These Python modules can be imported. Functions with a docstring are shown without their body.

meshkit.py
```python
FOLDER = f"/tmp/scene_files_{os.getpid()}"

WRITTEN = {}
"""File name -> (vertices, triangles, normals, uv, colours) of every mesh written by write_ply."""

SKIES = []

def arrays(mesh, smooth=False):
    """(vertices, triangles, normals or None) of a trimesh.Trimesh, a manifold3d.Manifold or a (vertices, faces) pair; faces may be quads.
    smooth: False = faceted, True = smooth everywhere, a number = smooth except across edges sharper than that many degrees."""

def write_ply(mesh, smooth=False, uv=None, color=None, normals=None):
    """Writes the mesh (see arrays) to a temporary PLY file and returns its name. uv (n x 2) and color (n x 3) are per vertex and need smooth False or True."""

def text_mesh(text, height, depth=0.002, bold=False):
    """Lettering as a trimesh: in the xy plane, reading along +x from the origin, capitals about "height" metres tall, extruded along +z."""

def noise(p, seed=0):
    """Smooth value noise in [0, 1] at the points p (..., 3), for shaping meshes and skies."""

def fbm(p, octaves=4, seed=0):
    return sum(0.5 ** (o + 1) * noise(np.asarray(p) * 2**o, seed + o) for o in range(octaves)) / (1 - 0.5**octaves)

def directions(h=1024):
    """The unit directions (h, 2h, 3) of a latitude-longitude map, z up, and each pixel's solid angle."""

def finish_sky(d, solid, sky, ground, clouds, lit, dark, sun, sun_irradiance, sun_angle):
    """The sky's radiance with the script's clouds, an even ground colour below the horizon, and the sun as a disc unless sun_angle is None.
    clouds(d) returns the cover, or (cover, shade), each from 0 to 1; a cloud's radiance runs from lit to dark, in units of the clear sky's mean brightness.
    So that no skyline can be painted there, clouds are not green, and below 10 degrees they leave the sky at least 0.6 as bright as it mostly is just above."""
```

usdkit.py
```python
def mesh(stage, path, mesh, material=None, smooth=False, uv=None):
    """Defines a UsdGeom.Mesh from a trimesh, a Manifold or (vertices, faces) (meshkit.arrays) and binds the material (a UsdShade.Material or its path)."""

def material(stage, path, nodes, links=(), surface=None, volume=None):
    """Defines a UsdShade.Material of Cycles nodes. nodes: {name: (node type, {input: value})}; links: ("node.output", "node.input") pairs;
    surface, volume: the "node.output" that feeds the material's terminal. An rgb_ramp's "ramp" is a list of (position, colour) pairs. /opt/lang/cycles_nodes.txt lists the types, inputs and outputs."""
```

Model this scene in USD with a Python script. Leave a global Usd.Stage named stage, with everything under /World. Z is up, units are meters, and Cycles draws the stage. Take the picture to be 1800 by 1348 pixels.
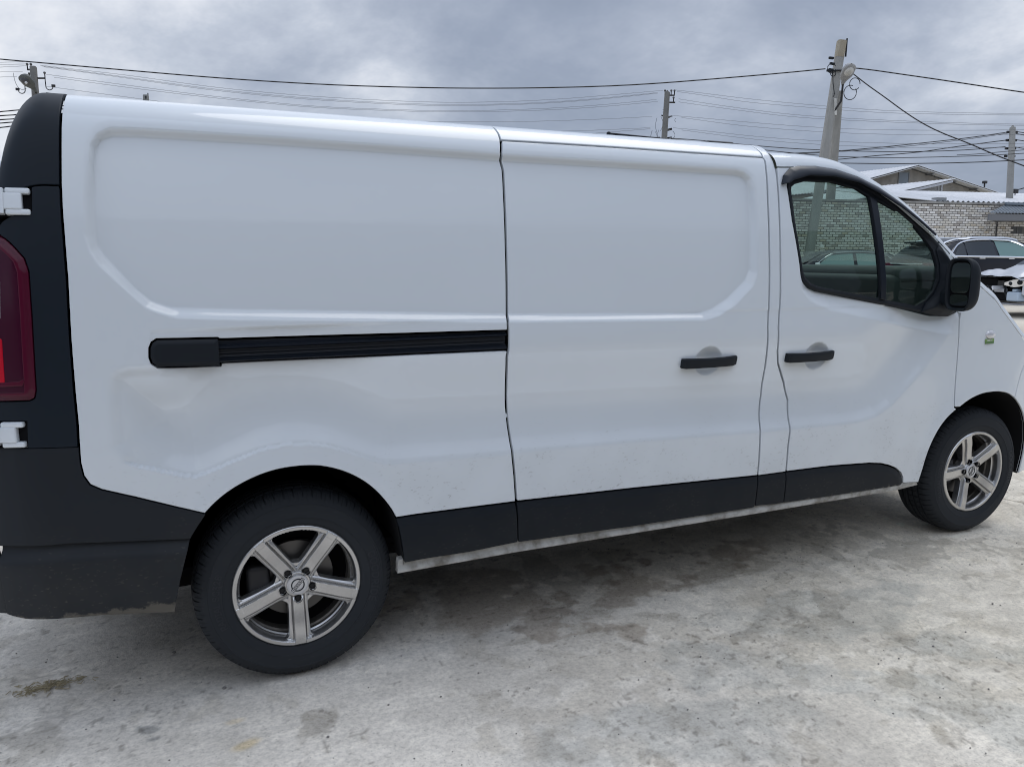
import math, numpy as np, trimesh, shapely, usdkit, meshkit
from shapely.geometry import Polygon, LineString, box as sbox
unary = shapely.union_all
from scipy.interpolate import PchipInterpolator
from pxr import Usd, UsdGeom, UsdLux, UsdShade, Gf, Sdf, Vt
stage = Usd.Stage.CreateInMemory()
UsdGeom.SetStageUpAxis(stage, 'Z'); UsdGeom.SetStageMetersPerUnit(stage, 1.0)
UsdGeom.Xform.Define(stage, '/World'); UsdGeom.Scope.Define(stage, '/World/Looks')
PI = math.pi
# ---------------------------------------------------------------- camera
cam = UsdGeom.Camera.Define(stage, '/World/camera')
cam.CreateHorizontalApertureAttr(36.0); cam.CreateFocalLengthAttr(27.0)       # 1350 px at a width of 1800
cam.CreateClippingRangeAttr(Gf.Vec2f(.05, 5000))
YAW, PITCH = math.radians(24.032), math.radians(-9.3766)
_f = np.array([math.sin(YAW) * math.cos(PITCH), math.cos(YAW) * math.cos(PITCH), math.sin(PITCH)])
_r = np.array([math.cos(YAW), -math.sin(YAW), 0.]); _u = np.cross(_r, _f)
EYE = np.array([-.3464, -3.5099, 1.4633])
cam.AddTransformOp().Set(Gf.Matrix4d(*_r, 0, *_u, 0, *(-_f), 0, *EYE, 1))
cam.CreateExposureAttr(0.62)
# ---------------------------------------------------------------- sky and sun (overcast)
SUN_EL, SUN_AZ = math.radians(64), math.radians(60)       # azimuth from +y towards +x
def mat(name, nodes, links=(), surface='p.BSDF', volume=None):
    return usdkit.material(stage, '/World/Looks/' + name, nodes, list(links), surface=surface, volume=volume)
SKYM = mat('sky_look', {
    'sky': ('sky_texture', {'sky_type': 'single_scattering', 'sun_disc': False, 'sun_elevation': SUN_EL, 'sun_rotation': SUN_AZ, 'altitude': 100.0, 'air_density': 1.0, 'aerosol_density': 1.5}),
    'geo': ('texture_coordinate', {}), 'sep': ('separate_xyz', {}),
    'zup': ('math', {'math_type': 'maximum', 'value2': 0.0}), 'zadd': ('math', {'math_type': 'add', 'value2': .42}),
    'dx': ('math', {'math_type': 'divide'}), 'dy': ('math', {'math_type': 'divide'}), 'com': ('combine_xyz', {}),
    'n1': ('noise_texture', {'scale': 1.5, 'detail': 9.0, 'roughness': .6, 'distortion': .2}),
    'n2': ('noise_texture', {'scale': .6, 'detail': 3.0, 'roughness': .5}),
    'mp': ('mapping', {'location': (7.14, 16.33, 3.33), 'scale': (1.0, 1.0, 1.0)}),
    'add': ('math', {'math_type': 'multiply_add', 'value2': .66}), 'k2': ('math', {'math_type': 'multiply', 'value2': .34}),
    'ramp': ('rgb_ramp', {'ramp': [(0, (1.55, 1.85, 2.5)), (.36, (1.75, 2.1, 2.75)), (.44, (2.15, 2.5, 3.2)), (.50, (2.75, 3.1, 3.8)), (.55, (3.6, 3.95, 4.6)), (.60, (4.9, 5.15, 5.65)), (.66, (6.3, 6.4, 6.6)), (1, (6.6, 6.7, 6.8))]}),
    'zen': ('map_range', {'from_min': .30, 'from_max': 1.0, 'to_min': 1.0, 'to_max': 2.6, 'clamp': True}),
    'sc': ('vector_math', {'math_type': 'scale'}),
    'mix': ('mix', {'mix_type': 'mix', 'fac': .97}),
    'bg': ('background_shader', {'strength': .098})},
    [('geo.generated', 'sep.vector'), ('sep.z', 'zup.value1'), ('zup.value', 'zadd.value1'), ('sep.x', 'dx.value1'), ('zadd.value', 'dx.value2'),
     ('sep.y', 'dy.value1'), ('zadd.value', 'dy.value2'), ('dx.value', 'com.x'), ('dy.value', 'com.y'), ('com.vector', 'mp.vector'),
     ('mp.vector', 'n1.vector'), ('mp.vector', 'n2.vector'), ('n1.fac', 'add.value1'), ('n2.fac', 'k2.value1'), ('k2.value', 'add.value3'),
     ('add.value', 'ramp.fac'), ('sep.z', 'zen.value'), ('ramp.color', 'sc.vector1'), ('zen.result', 'sc.scale'), ('sky.color', 'mix.color1'), ('sc.vector', 'mix.color2'), ('mix.color', 'bg.color')],
    surface='bg.background')
dome = UsdLux.DomeLight.Define(stage, '/World/sky')
UsdShade.MaterialBindingAPI.Apply(dome.GetPrim()).Bind(SKYM)
dome.GetPrim().SetCustomDataByKey('kind', 'structure'); dome.GetPrim().SetCustomDataByKey('label', 'overcast sky of heavy grey clouds with brighter gaps'); dome.GetPrim().SetCustomDataByKey('category', 'sky')
sun = UsdLux.DistantLight.Define(stage, '/World/sun')
sun.CreateIntensityAttr(.18); sun.CreateAngleAttr(40.0); sun.CreateNormalizeAttr(True); sun.CreateColorAttr(Gf.Vec3f(1, .97, .92))
sd = np.array([math.cos(SUN_EL) * math.sin(SUN_AZ), math.cos(SUN_EL) * math.cos(SUN_AZ), math.sin(SUN_EL)])
sx = np.cross([0, 0, 1.], sd); sx /= np.linalg.norm(sx); sy = np.cross(sd, sx)
sun.AddTransformOp().Set(Gf.Matrix4d(*sx, 0, *sy, 0, *sd, 0, 0, 0, 30, 1))
# ---------------------------------------------------------------- helpers
_names = {}
def path_of(name, parent=None):
    base = str(parent.GetPath()) if parent is not None else '/World'
    k = (base, name); n = _names.get(k, 0); _names[k] = n + 1
    return base + '/' + (name if n == 0 else f'{name}_{n:03d}')
def tag(prim, label=None, cat=None, group=None, kind=None):
    for k, v in (('label', label), ('category', cat), ('group', group), ('kind', kind)):
        if v: prim.SetCustomDataByKey(k, v)
    return prim
def thing(name, label, cat, loc=(0, 0, 0), rotz=0.0, group=None):
    x = UsdGeom.Xform.Define(stage, path_of(name)); x.AddTranslateOp().Set(Gf.Vec3d(*map(float, loc)))
    if rotz: x.AddRotateZOp().Set(math.degrees(rotz))
    return tag(x.GetPrim(), label, cat, group)
def obj(name, mesh, material, parent=None, smooth=35, label=None, kind=None):
    if isinstance(mesh, (list,)): mesh = cat(mesh)
    m = usdkit.mesh(stage, path_of(name, parent), mesh, material, smooth=smooth).GetPrim()
    return tag(m, label, kind=kind)
def cat(ms):
    V, F, n = [], [], 0
    for m in ms:
        v, f, _ = meshkit.arrays(m); V.append(v); F.append(f + n); n += len(v)
    return np.vstack(V), np.vstack(F)
def tm(m): 
    v, f, _ = meshkit.arrays(m); return trimesh.Trimesh(v, f, process=False)
def bx(x0, x1, y0, y1, z0, z1):
    m = trimesh.creation.box(bounds=[[x0, y0, z0], [x1, y1, z1]]); return np.array(m.vertices), np.array(m.faces)
def rbox(x0, x1, y0, y1, z0, z1, r=.01, seg=3):
    """a box with rounded edges."""
    import manifold3d as m3
    r = min(r, (x1 - x0) / 2.01, (y1 - y0) / 2.01, (z1 - z0) / 2.01)
    s = m3.Manifold.sphere(r, 4 * seg)
    return m3.Manifold.batch_hull([s.translate((x, y, z)) for x in (x0 + r, x1 - r) for y in (y0 + r, y1 - r) for z in (z0 + r, z1 - r)])
def tube(pts, rad, sides=8, caps=True):
    p = np.asarray(pts, float); n = len(p)
    t = np.gradient(p, axis=0); t /= np.linalg.norm(t, axis=1, keepdims=True) + 1e-12
    ref = np.array([0, 0, 1.]) if abs(t[:, 2]).mean() < .9 else np.array([1., 0, 0])
    a = np.cross(t, ref); a /= np.linalg.norm(a, axis=1, keepdims=True) + 1e-12; b = np.cross(t, a)
    rad = np.broadcast_to(rad, (n,)); ang = np.arange(sides) * 2 * PI / sides
    v = (p[:, None] + rad[:, None, None] * (np.cos(ang)[None, :, None] * a[:, None] + np.sin(ang)[None, :, None] * b[:, None])).reshape(-1, 3)
    i, j = np.meshgrid(np.arange(n - 1), np.arange(sides), indexing='ij')
    q = np.stack([i * sides + j, (i + 1) * sides + j, (i + 1) * sides + (j + 1) % sides, i * sides + (j + 1) % sides], -1).reshape(-1, 4)
    f = np.vstack([q[:, [0, 1, 2]], q[:, [0, 2, 3]]])
    if caps:
        v = np.vstack([v, p[0], p[-1]]); k = np.arange(sides)
        f = np.vstack([f, np.stack([np.full(sides, n * sides), k, (k + 1) % sides], -1), np.stack([np.full(sides, n * sides + 1), (n - 1) * sides + (k + 1) % sides, (n - 1) * sides + k], -1)])
    return v, f
def lathe(prof, seg=64, close=False):
    """prof (n, 2) of (radius, w) turned about the axis -y: x = r cos, z = r sin, y = -w."""
    p = np.asarray(prof, float); n = len(p); a = np.arange(seg) * 2 * PI / seg
    v = np.stack([p[:, 0][:, None] * np.cos(a), np.broadcast_to(-p[:, 1][:, None], (n, seg)), p[:, 0][:, None] * np.sin(a)], -1).reshape(-1, 3)
    i, j = np.meshgrid(np.arange(n - 1), np.arange(seg), indexing='ij')
    q = np.stack([i * seg + j, i * seg + (j + 1) % seg, (i + 1) * seg + (j + 1) % seg, (i + 1) * seg + j], -1).reshape(-1, 4)
    return v, np.vstack([q[:, [0, 1, 2]], q[:, [0, 2, 3]]])
def grid(P, flip=False):
    """P (n, m, 3) as a quad sheet."""
    n, m = P.shape[:2]; i, j = np.meshgrid(np.arange(n - 1), np.arange(m - 1), indexing='ij')
    q = np.stack([i * m + j, (i + 1) * m + j, (i + 1) * m + j + 1, i * m + j + 1], -1).reshape(-1, 4)
    f = np.vstack([q[:, [0, 1, 2]], q[:, [0, 2, 3]]])
    return P.reshape(-1, 3), (f[:, ::-1] if flip else f)
def move(m, loc=(0, 0, 0), R=None):
    v, f, _ = meshkit.arrays(m); v = np.asarray(v, float)
    if R is not None: v = v @ np.asarray(R).T
    return v + np.asarray(loc, float), f
def poly(pts): 
    p = Polygon(pts); return p if p.is_valid else p.buffer(0)
def clip_cells(pg, h):
    """a plane mesh of pg: whole squares of side h inside, clipped ones along the edge."""
    pg = shapely.set_precision(pg, 1e-6)
    x0, y0, x1, y1 = pg.bounds
    gx = np.arange(math.floor(x0 / h), math.ceil(x1 / h)); gy = np.arange(math.floor(y0 / h), math.ceil(y1 / h))
    X, Y = (a.ravel() for a in np.meshgrid(gx, gy, indexing='ij'))
    B = shapely.box(X * h, Y * h, (X + 1) * h, (Y + 1) * h); shapely.prepare(pg)
    inn = shapely.contains_properly(pg, B); cut = shapely.intersects(pg, B) & ~inn
    V = [np.stack([np.stack([(X + a)[inn] * h, (Y + b)[inn] * h], -1) for a, b in ((0, 0), (1, 0), (1, 1), (0, 1))], 1).reshape(-1, 2)]
    k = np.arange(inn.sum())[:, None] * 4; F = [np.vstack([k + [0, 1, 2], k + [0, 2, 3]])]; n = len(V[0])
    tri = shapely.constrained_delaunay_triangles(shapely.intersection(pg, B[cut]))
    tri = shapely.get_parts(tri); tri = tri[shapely.area(tri) > 1e-12]
    if len(tri):
        co = shapely.get_coordinates(tri).reshape(-1, 4, 2)[:, :3]
        e1, e2 = co[:, 1] - co[:, 0], co[:, 2] - co[:, 0]; neg = e1[:, 0] * e2[:, 1] - e1[:, 1] * e2[:, 0] < 0
        co[neg] = co[neg][:, ::-1]
        V.append(co.reshape(-1, 2)); F.append(np.arange(len(co) * 3).reshape(-1, 3) + n)
    V, F = np.vstack(V), np.vstack(F)
    key, first, inv = np.unique(np.round(V * 1e5).astype(np.int64), axis=0, return_index=True, return_inverse=True)
    F = inv.ravel()[F]; F = F[(F[:, 0] != F[:, 1]) & (F[:, 1] != F[:, 2]) & (F[:, 0] != F[:, 2])]
    return V[first], F, len(k)
def panel(pg, f, h=.008, skirt=.016, rnd=.0016, deep=None):
    """the sheet f(points (n, 2)) -> (n, 3) over pg, its rim turned inwards (deep gives the inward direction)."""
    parts = [g for g in getattr(pg, 'geoms', [pg]) if g.area > 1e-6]
    out = []
    for g in parts:
        V, F, nq = clip_cells(g, h); P = f(V)
        if nq:
            a_, b_, c_, d_ = F[:nq, 0].copy(), F[:nq, 1].copy(), F[:nq, 2].copy(), F[nq:2 * nq, 2].copy(); mid = f((V[a_] + V[c_]) / 2)
            sw = np.linalg.norm((P[b_] + P[d_]) / 2 - mid, axis=1) < np.linalg.norm((P[a_] + P[c_]) / 2 - mid, axis=1)
            F[:nq][sw] = np.stack([a_, b_, d_], -1)[sw]; F[nq:2 * nq][sw] = np.stack([b_, c_, d_], -1)[sw]
        if deep is None:
            e = 1e-3; N = np.cross(f(V + [e, 0]) - P, f(V + [0, e]) - P); N /= np.linalg.norm(N, axis=1, keepdims=True) + 1e-15
            Din = -N
        else: Din = np.broadcast_to(np.asarray(deep, float), P.shape)
        E = np.vstack([F[:, [0, 1]], F[:, [1, 2]], F[:, [2, 0]]]); key = E[:, 0].astype(np.int64) * 10**7 + E[:, 1]; rev = E[:, 1].astype(np.int64) * 10**7 + E[:, 0]
        Bd = E[~np.isin(key, rev)]
        if skirt and len(Bd):
            d = V[Bd[:, 1]] - V[Bd[:, 0]]; nn = np.stack([d[:, 1], -d[:, 0]], -1); nn /= np.linalg.norm(nn, axis=1, keepdims=True) + 1e-15
            acc = np.zeros_like(V); np.add.at(acc, Bd[:, 0], nn); np.add.at(acc, Bd[:, 1], nn); acc /= np.linalg.norm(acc, axis=1, keepdims=True) + 1e-15
            bi = np.unique(Bd); loc = -np.ones(len(V), int); loc[bi] = np.arange(len(bi))
            e = 1e-3; T = (f(V[bi] + acc[bi] * e) - P[bi]) / e
            rings = [P[bi] + T * rnd * .7 + Din[bi] * rnd * .35, P[bi] + T * rnd + Din[bi] * rnd * 1.1, P[bi] + T * rnd + Din[bi] * skirt]
            n0 = len(V); base = [bi] + [n0 + k * len(bi) + np.arange(len(bi)) for k in range(3)]
            Fs = [F]
            for k in range(3):
                a0, b0 = base[k][loc[Bd[:, 0]]], base[k][loc[Bd[:, 1]]]; a1, b1 = base[k + 1][loc[Bd[:, 0]]], base[k + 1][loc[Bd[:, 1]]]
                Fs += [np.stack([b0, a0, a1], -1), np.stack([b0, a1, b1], -1)]
            P = np.vstack([P] + rings); F = np.vstack(Fs)
        out.append((P, F))
    return cat(out)
def sstep(t): t = np.clip(t, 0, 1); return t * t * (3 - 2 * t)
def dist(line, S):
    return shapely.distance(shapely.points(S), line)
def inside(pg, S):
    shapely.prepare(pg); return shapely.contains_xy(pg, S[:, 0], S[:, 1])
# ---------------------------------------------------------------- looks
def plain(name, color, rough=.5, metal=0.0, spec=.5, coat=0.0, coat_rough=.05, extra=None):
    d = {'base_color': color, 'roughness': rough, 'metallic': metal, 'specular_ior_level': spec, 'coat_weight': coat, 'coat_roughness': coat_rough}
    d.update(extra or {}); return mat(name, {'p': ('principled_bsdf', d)})
def worn(name, c1, c2, scale, rough=(.4, .6), metal=0.0, bump=0.0, bscale=None, detail=6.0, lo=.35, hi=.65, spec=.5, coat=0.0, stretch=(1, 1, 1), coord='object', bdist=.01):
    """two tones mixed by noise, with a little relief."""
    n = {'g': ('texture_coordinate', {}), 'm': ('mapping', {'scale': stretch}), 'n': ('noise_texture', {'scale': scale, 'detail': detail, 'roughness': .6}),
         'r': ('rgb_ramp', {'ramp': [(lo, c1), (hi, c2)]}), 'q': ('map_range', {'from_min': lo, 'from_max': hi, 'to_min': rough[0], 'to_max': rough[1], 'clamp': True}),
         'n2': ('noise_texture', {'scale': bscale or scale * 4, 'detail': 4.0, 'roughness': .6}), 'b': ('bump', {'strength': bump, 'distance': bdist}),
         'p': ('principled_bsdf', {'metallic': metal, 'specular_ior_level': spec, 'coat_weight': coat})}
    l = [(f'g.{coord}', 'm.vector'), ('m.vector', 'n.vector'), ('n.fac', 'r.fac'), ('r.color', 'p.base_color'), ('n.fac', 'q.value'), ('q.result', 'p.roughness'), ('m.vector', 'n2.vector'), ('n2.fac', 'b.height')]
    if bump: l.append(('b.normal', 'p.normal'))
    return mat(name, n, l)
def dirty(name, base, rough, coat, dirt=(.16, .14, .115), top=.95, low=.30, amount=.55, streaks=True, spec=.5, mud=0.0):
    """paint or plastic with road dirt that thins out with height (world z)."""
    n = {'g': ('geometry', {}), 's': ('separate_xyz', {}), 'h': ('map_range', {'range_type': 'smoothstep', 'from_min': low, 'from_max': top, 'to_min': 1.0, 'to_max': 0.0, 'clamp': True}),
         'n1': ('noise_texture', {'scale': 5.0, 'detail': 8.0, 'roughness': .62}), 'n2': ('noise_texture', {'scale': 95.0, 'detail': 3.0, 'roughness': .5}),
         'mp': ('mapping', {'scale': (.65, .65, 1.5), 'rotation': (0, .5, 0)}),
         'film': ('map_range', {'from_min': .38, 'from_max': .75, 'to_min': .03, 'to_max': amount * .38, 'clamp': True}),
         'spk': ('map_range', {'from_min': .625, 'from_max': .68, 'to_min': 0.0, 'to_max': 1.0, 'clamp': True}),
         'thin': ('map_range', {'from_min': .42, 'from_max': .62, 'to_min': 0.0, 'to_max': amount, 'clamp': True}),
         'sa': ('math', {'math_type': 'multiply'}), 'su': ('math', {'math_type': 'add'}), 'sh': ('math', {'math_type': 'multiply', 'use_clamp': True}),
         'mudz': ('map_range', {'range_type': 'smoothstep', 'from_min': low - .02, 'from_max': low + .085, 'to_min': .62, 'to_max': 0.0, 'clamp': True}),
         'n3': ('noise_texture', {'scale': 22.0, 'detail': 6.0, 'roughness': .65}), 'mm': ('math', {'math_type': 'add'}), 'mk': ('map_range', {'from_min': .85, 'from_max': .98, 'to_min': 0.0, 'to_max': mud, 'clamp': True}), 'fin': ('math', {'math_type': 'maximum'}),
         'c': ('mix', {'mix_type': 'mix', 'color1': base, 'color2': dirt}),
         'ro': ('map_range', {'from_min': 0.0, 'from_max': .5, 'to_min': rough, 'to_max': .75, 'clamp': True}), 'co': ('map_range', {'from_min': 0.0, 'from_max': .4, 'to_min': coat, 'to_max': 0.0, 'clamp': True}),
         'p': ('principled_bsdf', {'coat_roughness': .04, 'specular_ior_level': spec})}
    l = [('g.position', 's.vector'), ('s.z', 'h.value'), ('g.position', 'n1.vector'), ('g.position', 'mp.vector'), ('mp.vector', 'n2.vector'), ('n1.fac', 'film.value'), ('n2.fac', 'spk.value'), ('n1.fac', 'thin.value'),
         ('spk.result', 'sa.value1'), ('thin.result', 'sa.value2'), ('sa.value', 'su.value1'), ('film.result', 'su.value2'), ('su.value', 'sh.value1'), ('h.result', 'sh.value2'),
         ('g.position', 'n3.vector'), ('s.z', 'mudz.value'), ('n3.fac', 'mm.value1'), ('mudz.result', 'mm.value2'), ('mm.value', 'mk.value'), ('sh.value', 'fin.value1'), ('mk.result', 'fin.value2'),
         ('fin.value', 'c.fac'), ('c.color', 'p.base_color'), ('fin.value', 'ro.value'), ('ro.result', 'p.roughness'), ('fin.value', 'co.value'), ('co.result', 'p.coat_weight')]
    return mat(name, n, l)
PAINT = dirty('white_paint', (.61, .64, .66), .30, .65, top=1.0, amount=.65)
PLAST = dirty('black_plastic', (.0035, .006, .0095), .6, 0.0, dirt=(.12, .108, .088), top=.85, low=.36, amount=.30, spec=.34, mud=.75)
CLAD = dirty('cladding_plastic', (.0035, .006, .0095), .58, 0.0, dirt=(.16, .145, .12), top=.62, low=.33, amount=.22, spec=.22, mud=.7)
SILLM = worn('dusty_sill', (.40, .39, .36), (.15, .135, .11), 14, (.5, .8), lo=.42, hi=.68, detail=8)
CORNER = plain('satin_dark_paint', (.0035, .0075, .013), .5, spec=.24)
RUBBER = plain('black_rubber', (.006, .008, .011), .6, spec=.25)
GAP = plain('dark_cavity', (.006, .006, .007), .9, spec=.1)
GLOSSB = plain('gloss_black', (.004, .006, .010), .3, spec=.35)
TRIM = plain('grain_black', (.005, .0075, .011), .55, spec=.25)
INTER = worn('dash_plastic', (.045, .049, .051), (.06, .065, .066), 3, (.5, .6))
INTERD = plain('cab_dark', (.012, .013, .015), .7, spec=.3)
FABRIC = worn('seat_cloth', (.03, .032, .036), (.05, .052, .056), 60, (.85, .95))
ALLOY = worn('alloy_silver', (.56, .555, .55), (.46, .45, .435), 9, (.24, .36), metal=.97, lo=.38, hi=.72)
ALLOYD = worn('alloy_barrel', (.20, .185, .165), (.11, .10, .09), 12, (.4, .6), metal=.7)
STEEL = plain('brake_steel', (.11, .105, .10), .35, metal=.85)
STEELD = plain('dark_steel', (.03, .03, .032), .45, metal=.6)
TYRE = dirty('tyre_rubber', (.016, .0185, .022), .68, 0.0, dirt=(.085, .08, .072), top=1.2, low=.0, amount=.22, spec=.2)
TYREL = plain('tyre_lettering', (.017, .019, .023), .5, spec=.3)
def glass(name, tint, ior=1.45):
    return mat(name, {'t': ('transparent_bsdf', {'color': tint}), 'g': ('glossy_bsdf', {'color': (1, 1, 1), 'roughness': .02}), 'l': ('layer_weight', {'blend': .5}), 'w': ('math', {'math_type': 'power', 'value2': 5.0}),
                'f': ('math', {'math_type': 'multiply_add', 'value2': .92, 'value3': .05}), 'x': ('mix_closure', {})},
               [('l.facing', 'w.value1'), ('w.value', 'f.value1'), ('f.value', 'x.fac'), ('t.BSDF', 'x.closure1'), ('g.BSDF', 'x.closure2')], surface='x.closure')
GLASS = glass('green_glass', (.54, .66, .60))
WSGLASS = glass('windscreen_glass', (.72, .80, .76))
MIRROR = plain('mirror_silver', (.55, .62, .62), .02, metal=1.0)
RED = plain('tail_red', (.42, .006, .020), .16, spec=.3)
REDD = plain('tail_dark_red', (.030, .003, .012), .16, spec=.3)
REDR = plain('tail_rim_red', (.060, .004, .016), .16, spec=.3)
CLEARL = plain('lamp_silver', (.62, .60, .60), .2, metal=.7)
CAPSIL = plain('cap_silver', (.52, .52, .53), .28, metal=.75)
CHROME = plain('chrome', (.72, .73, .75), .08, metal=1.0)
BLACKP = plain('gloss_black_paint', (.005, .006, .010), .22, spec=.35)
CARGL = plain('tinted_car_glass', (.008, .011, .014), .08, spec=.45)
CARGLC = plain('clear_car_glass', (.13, .215, .20), .08, spec=.5)
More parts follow.
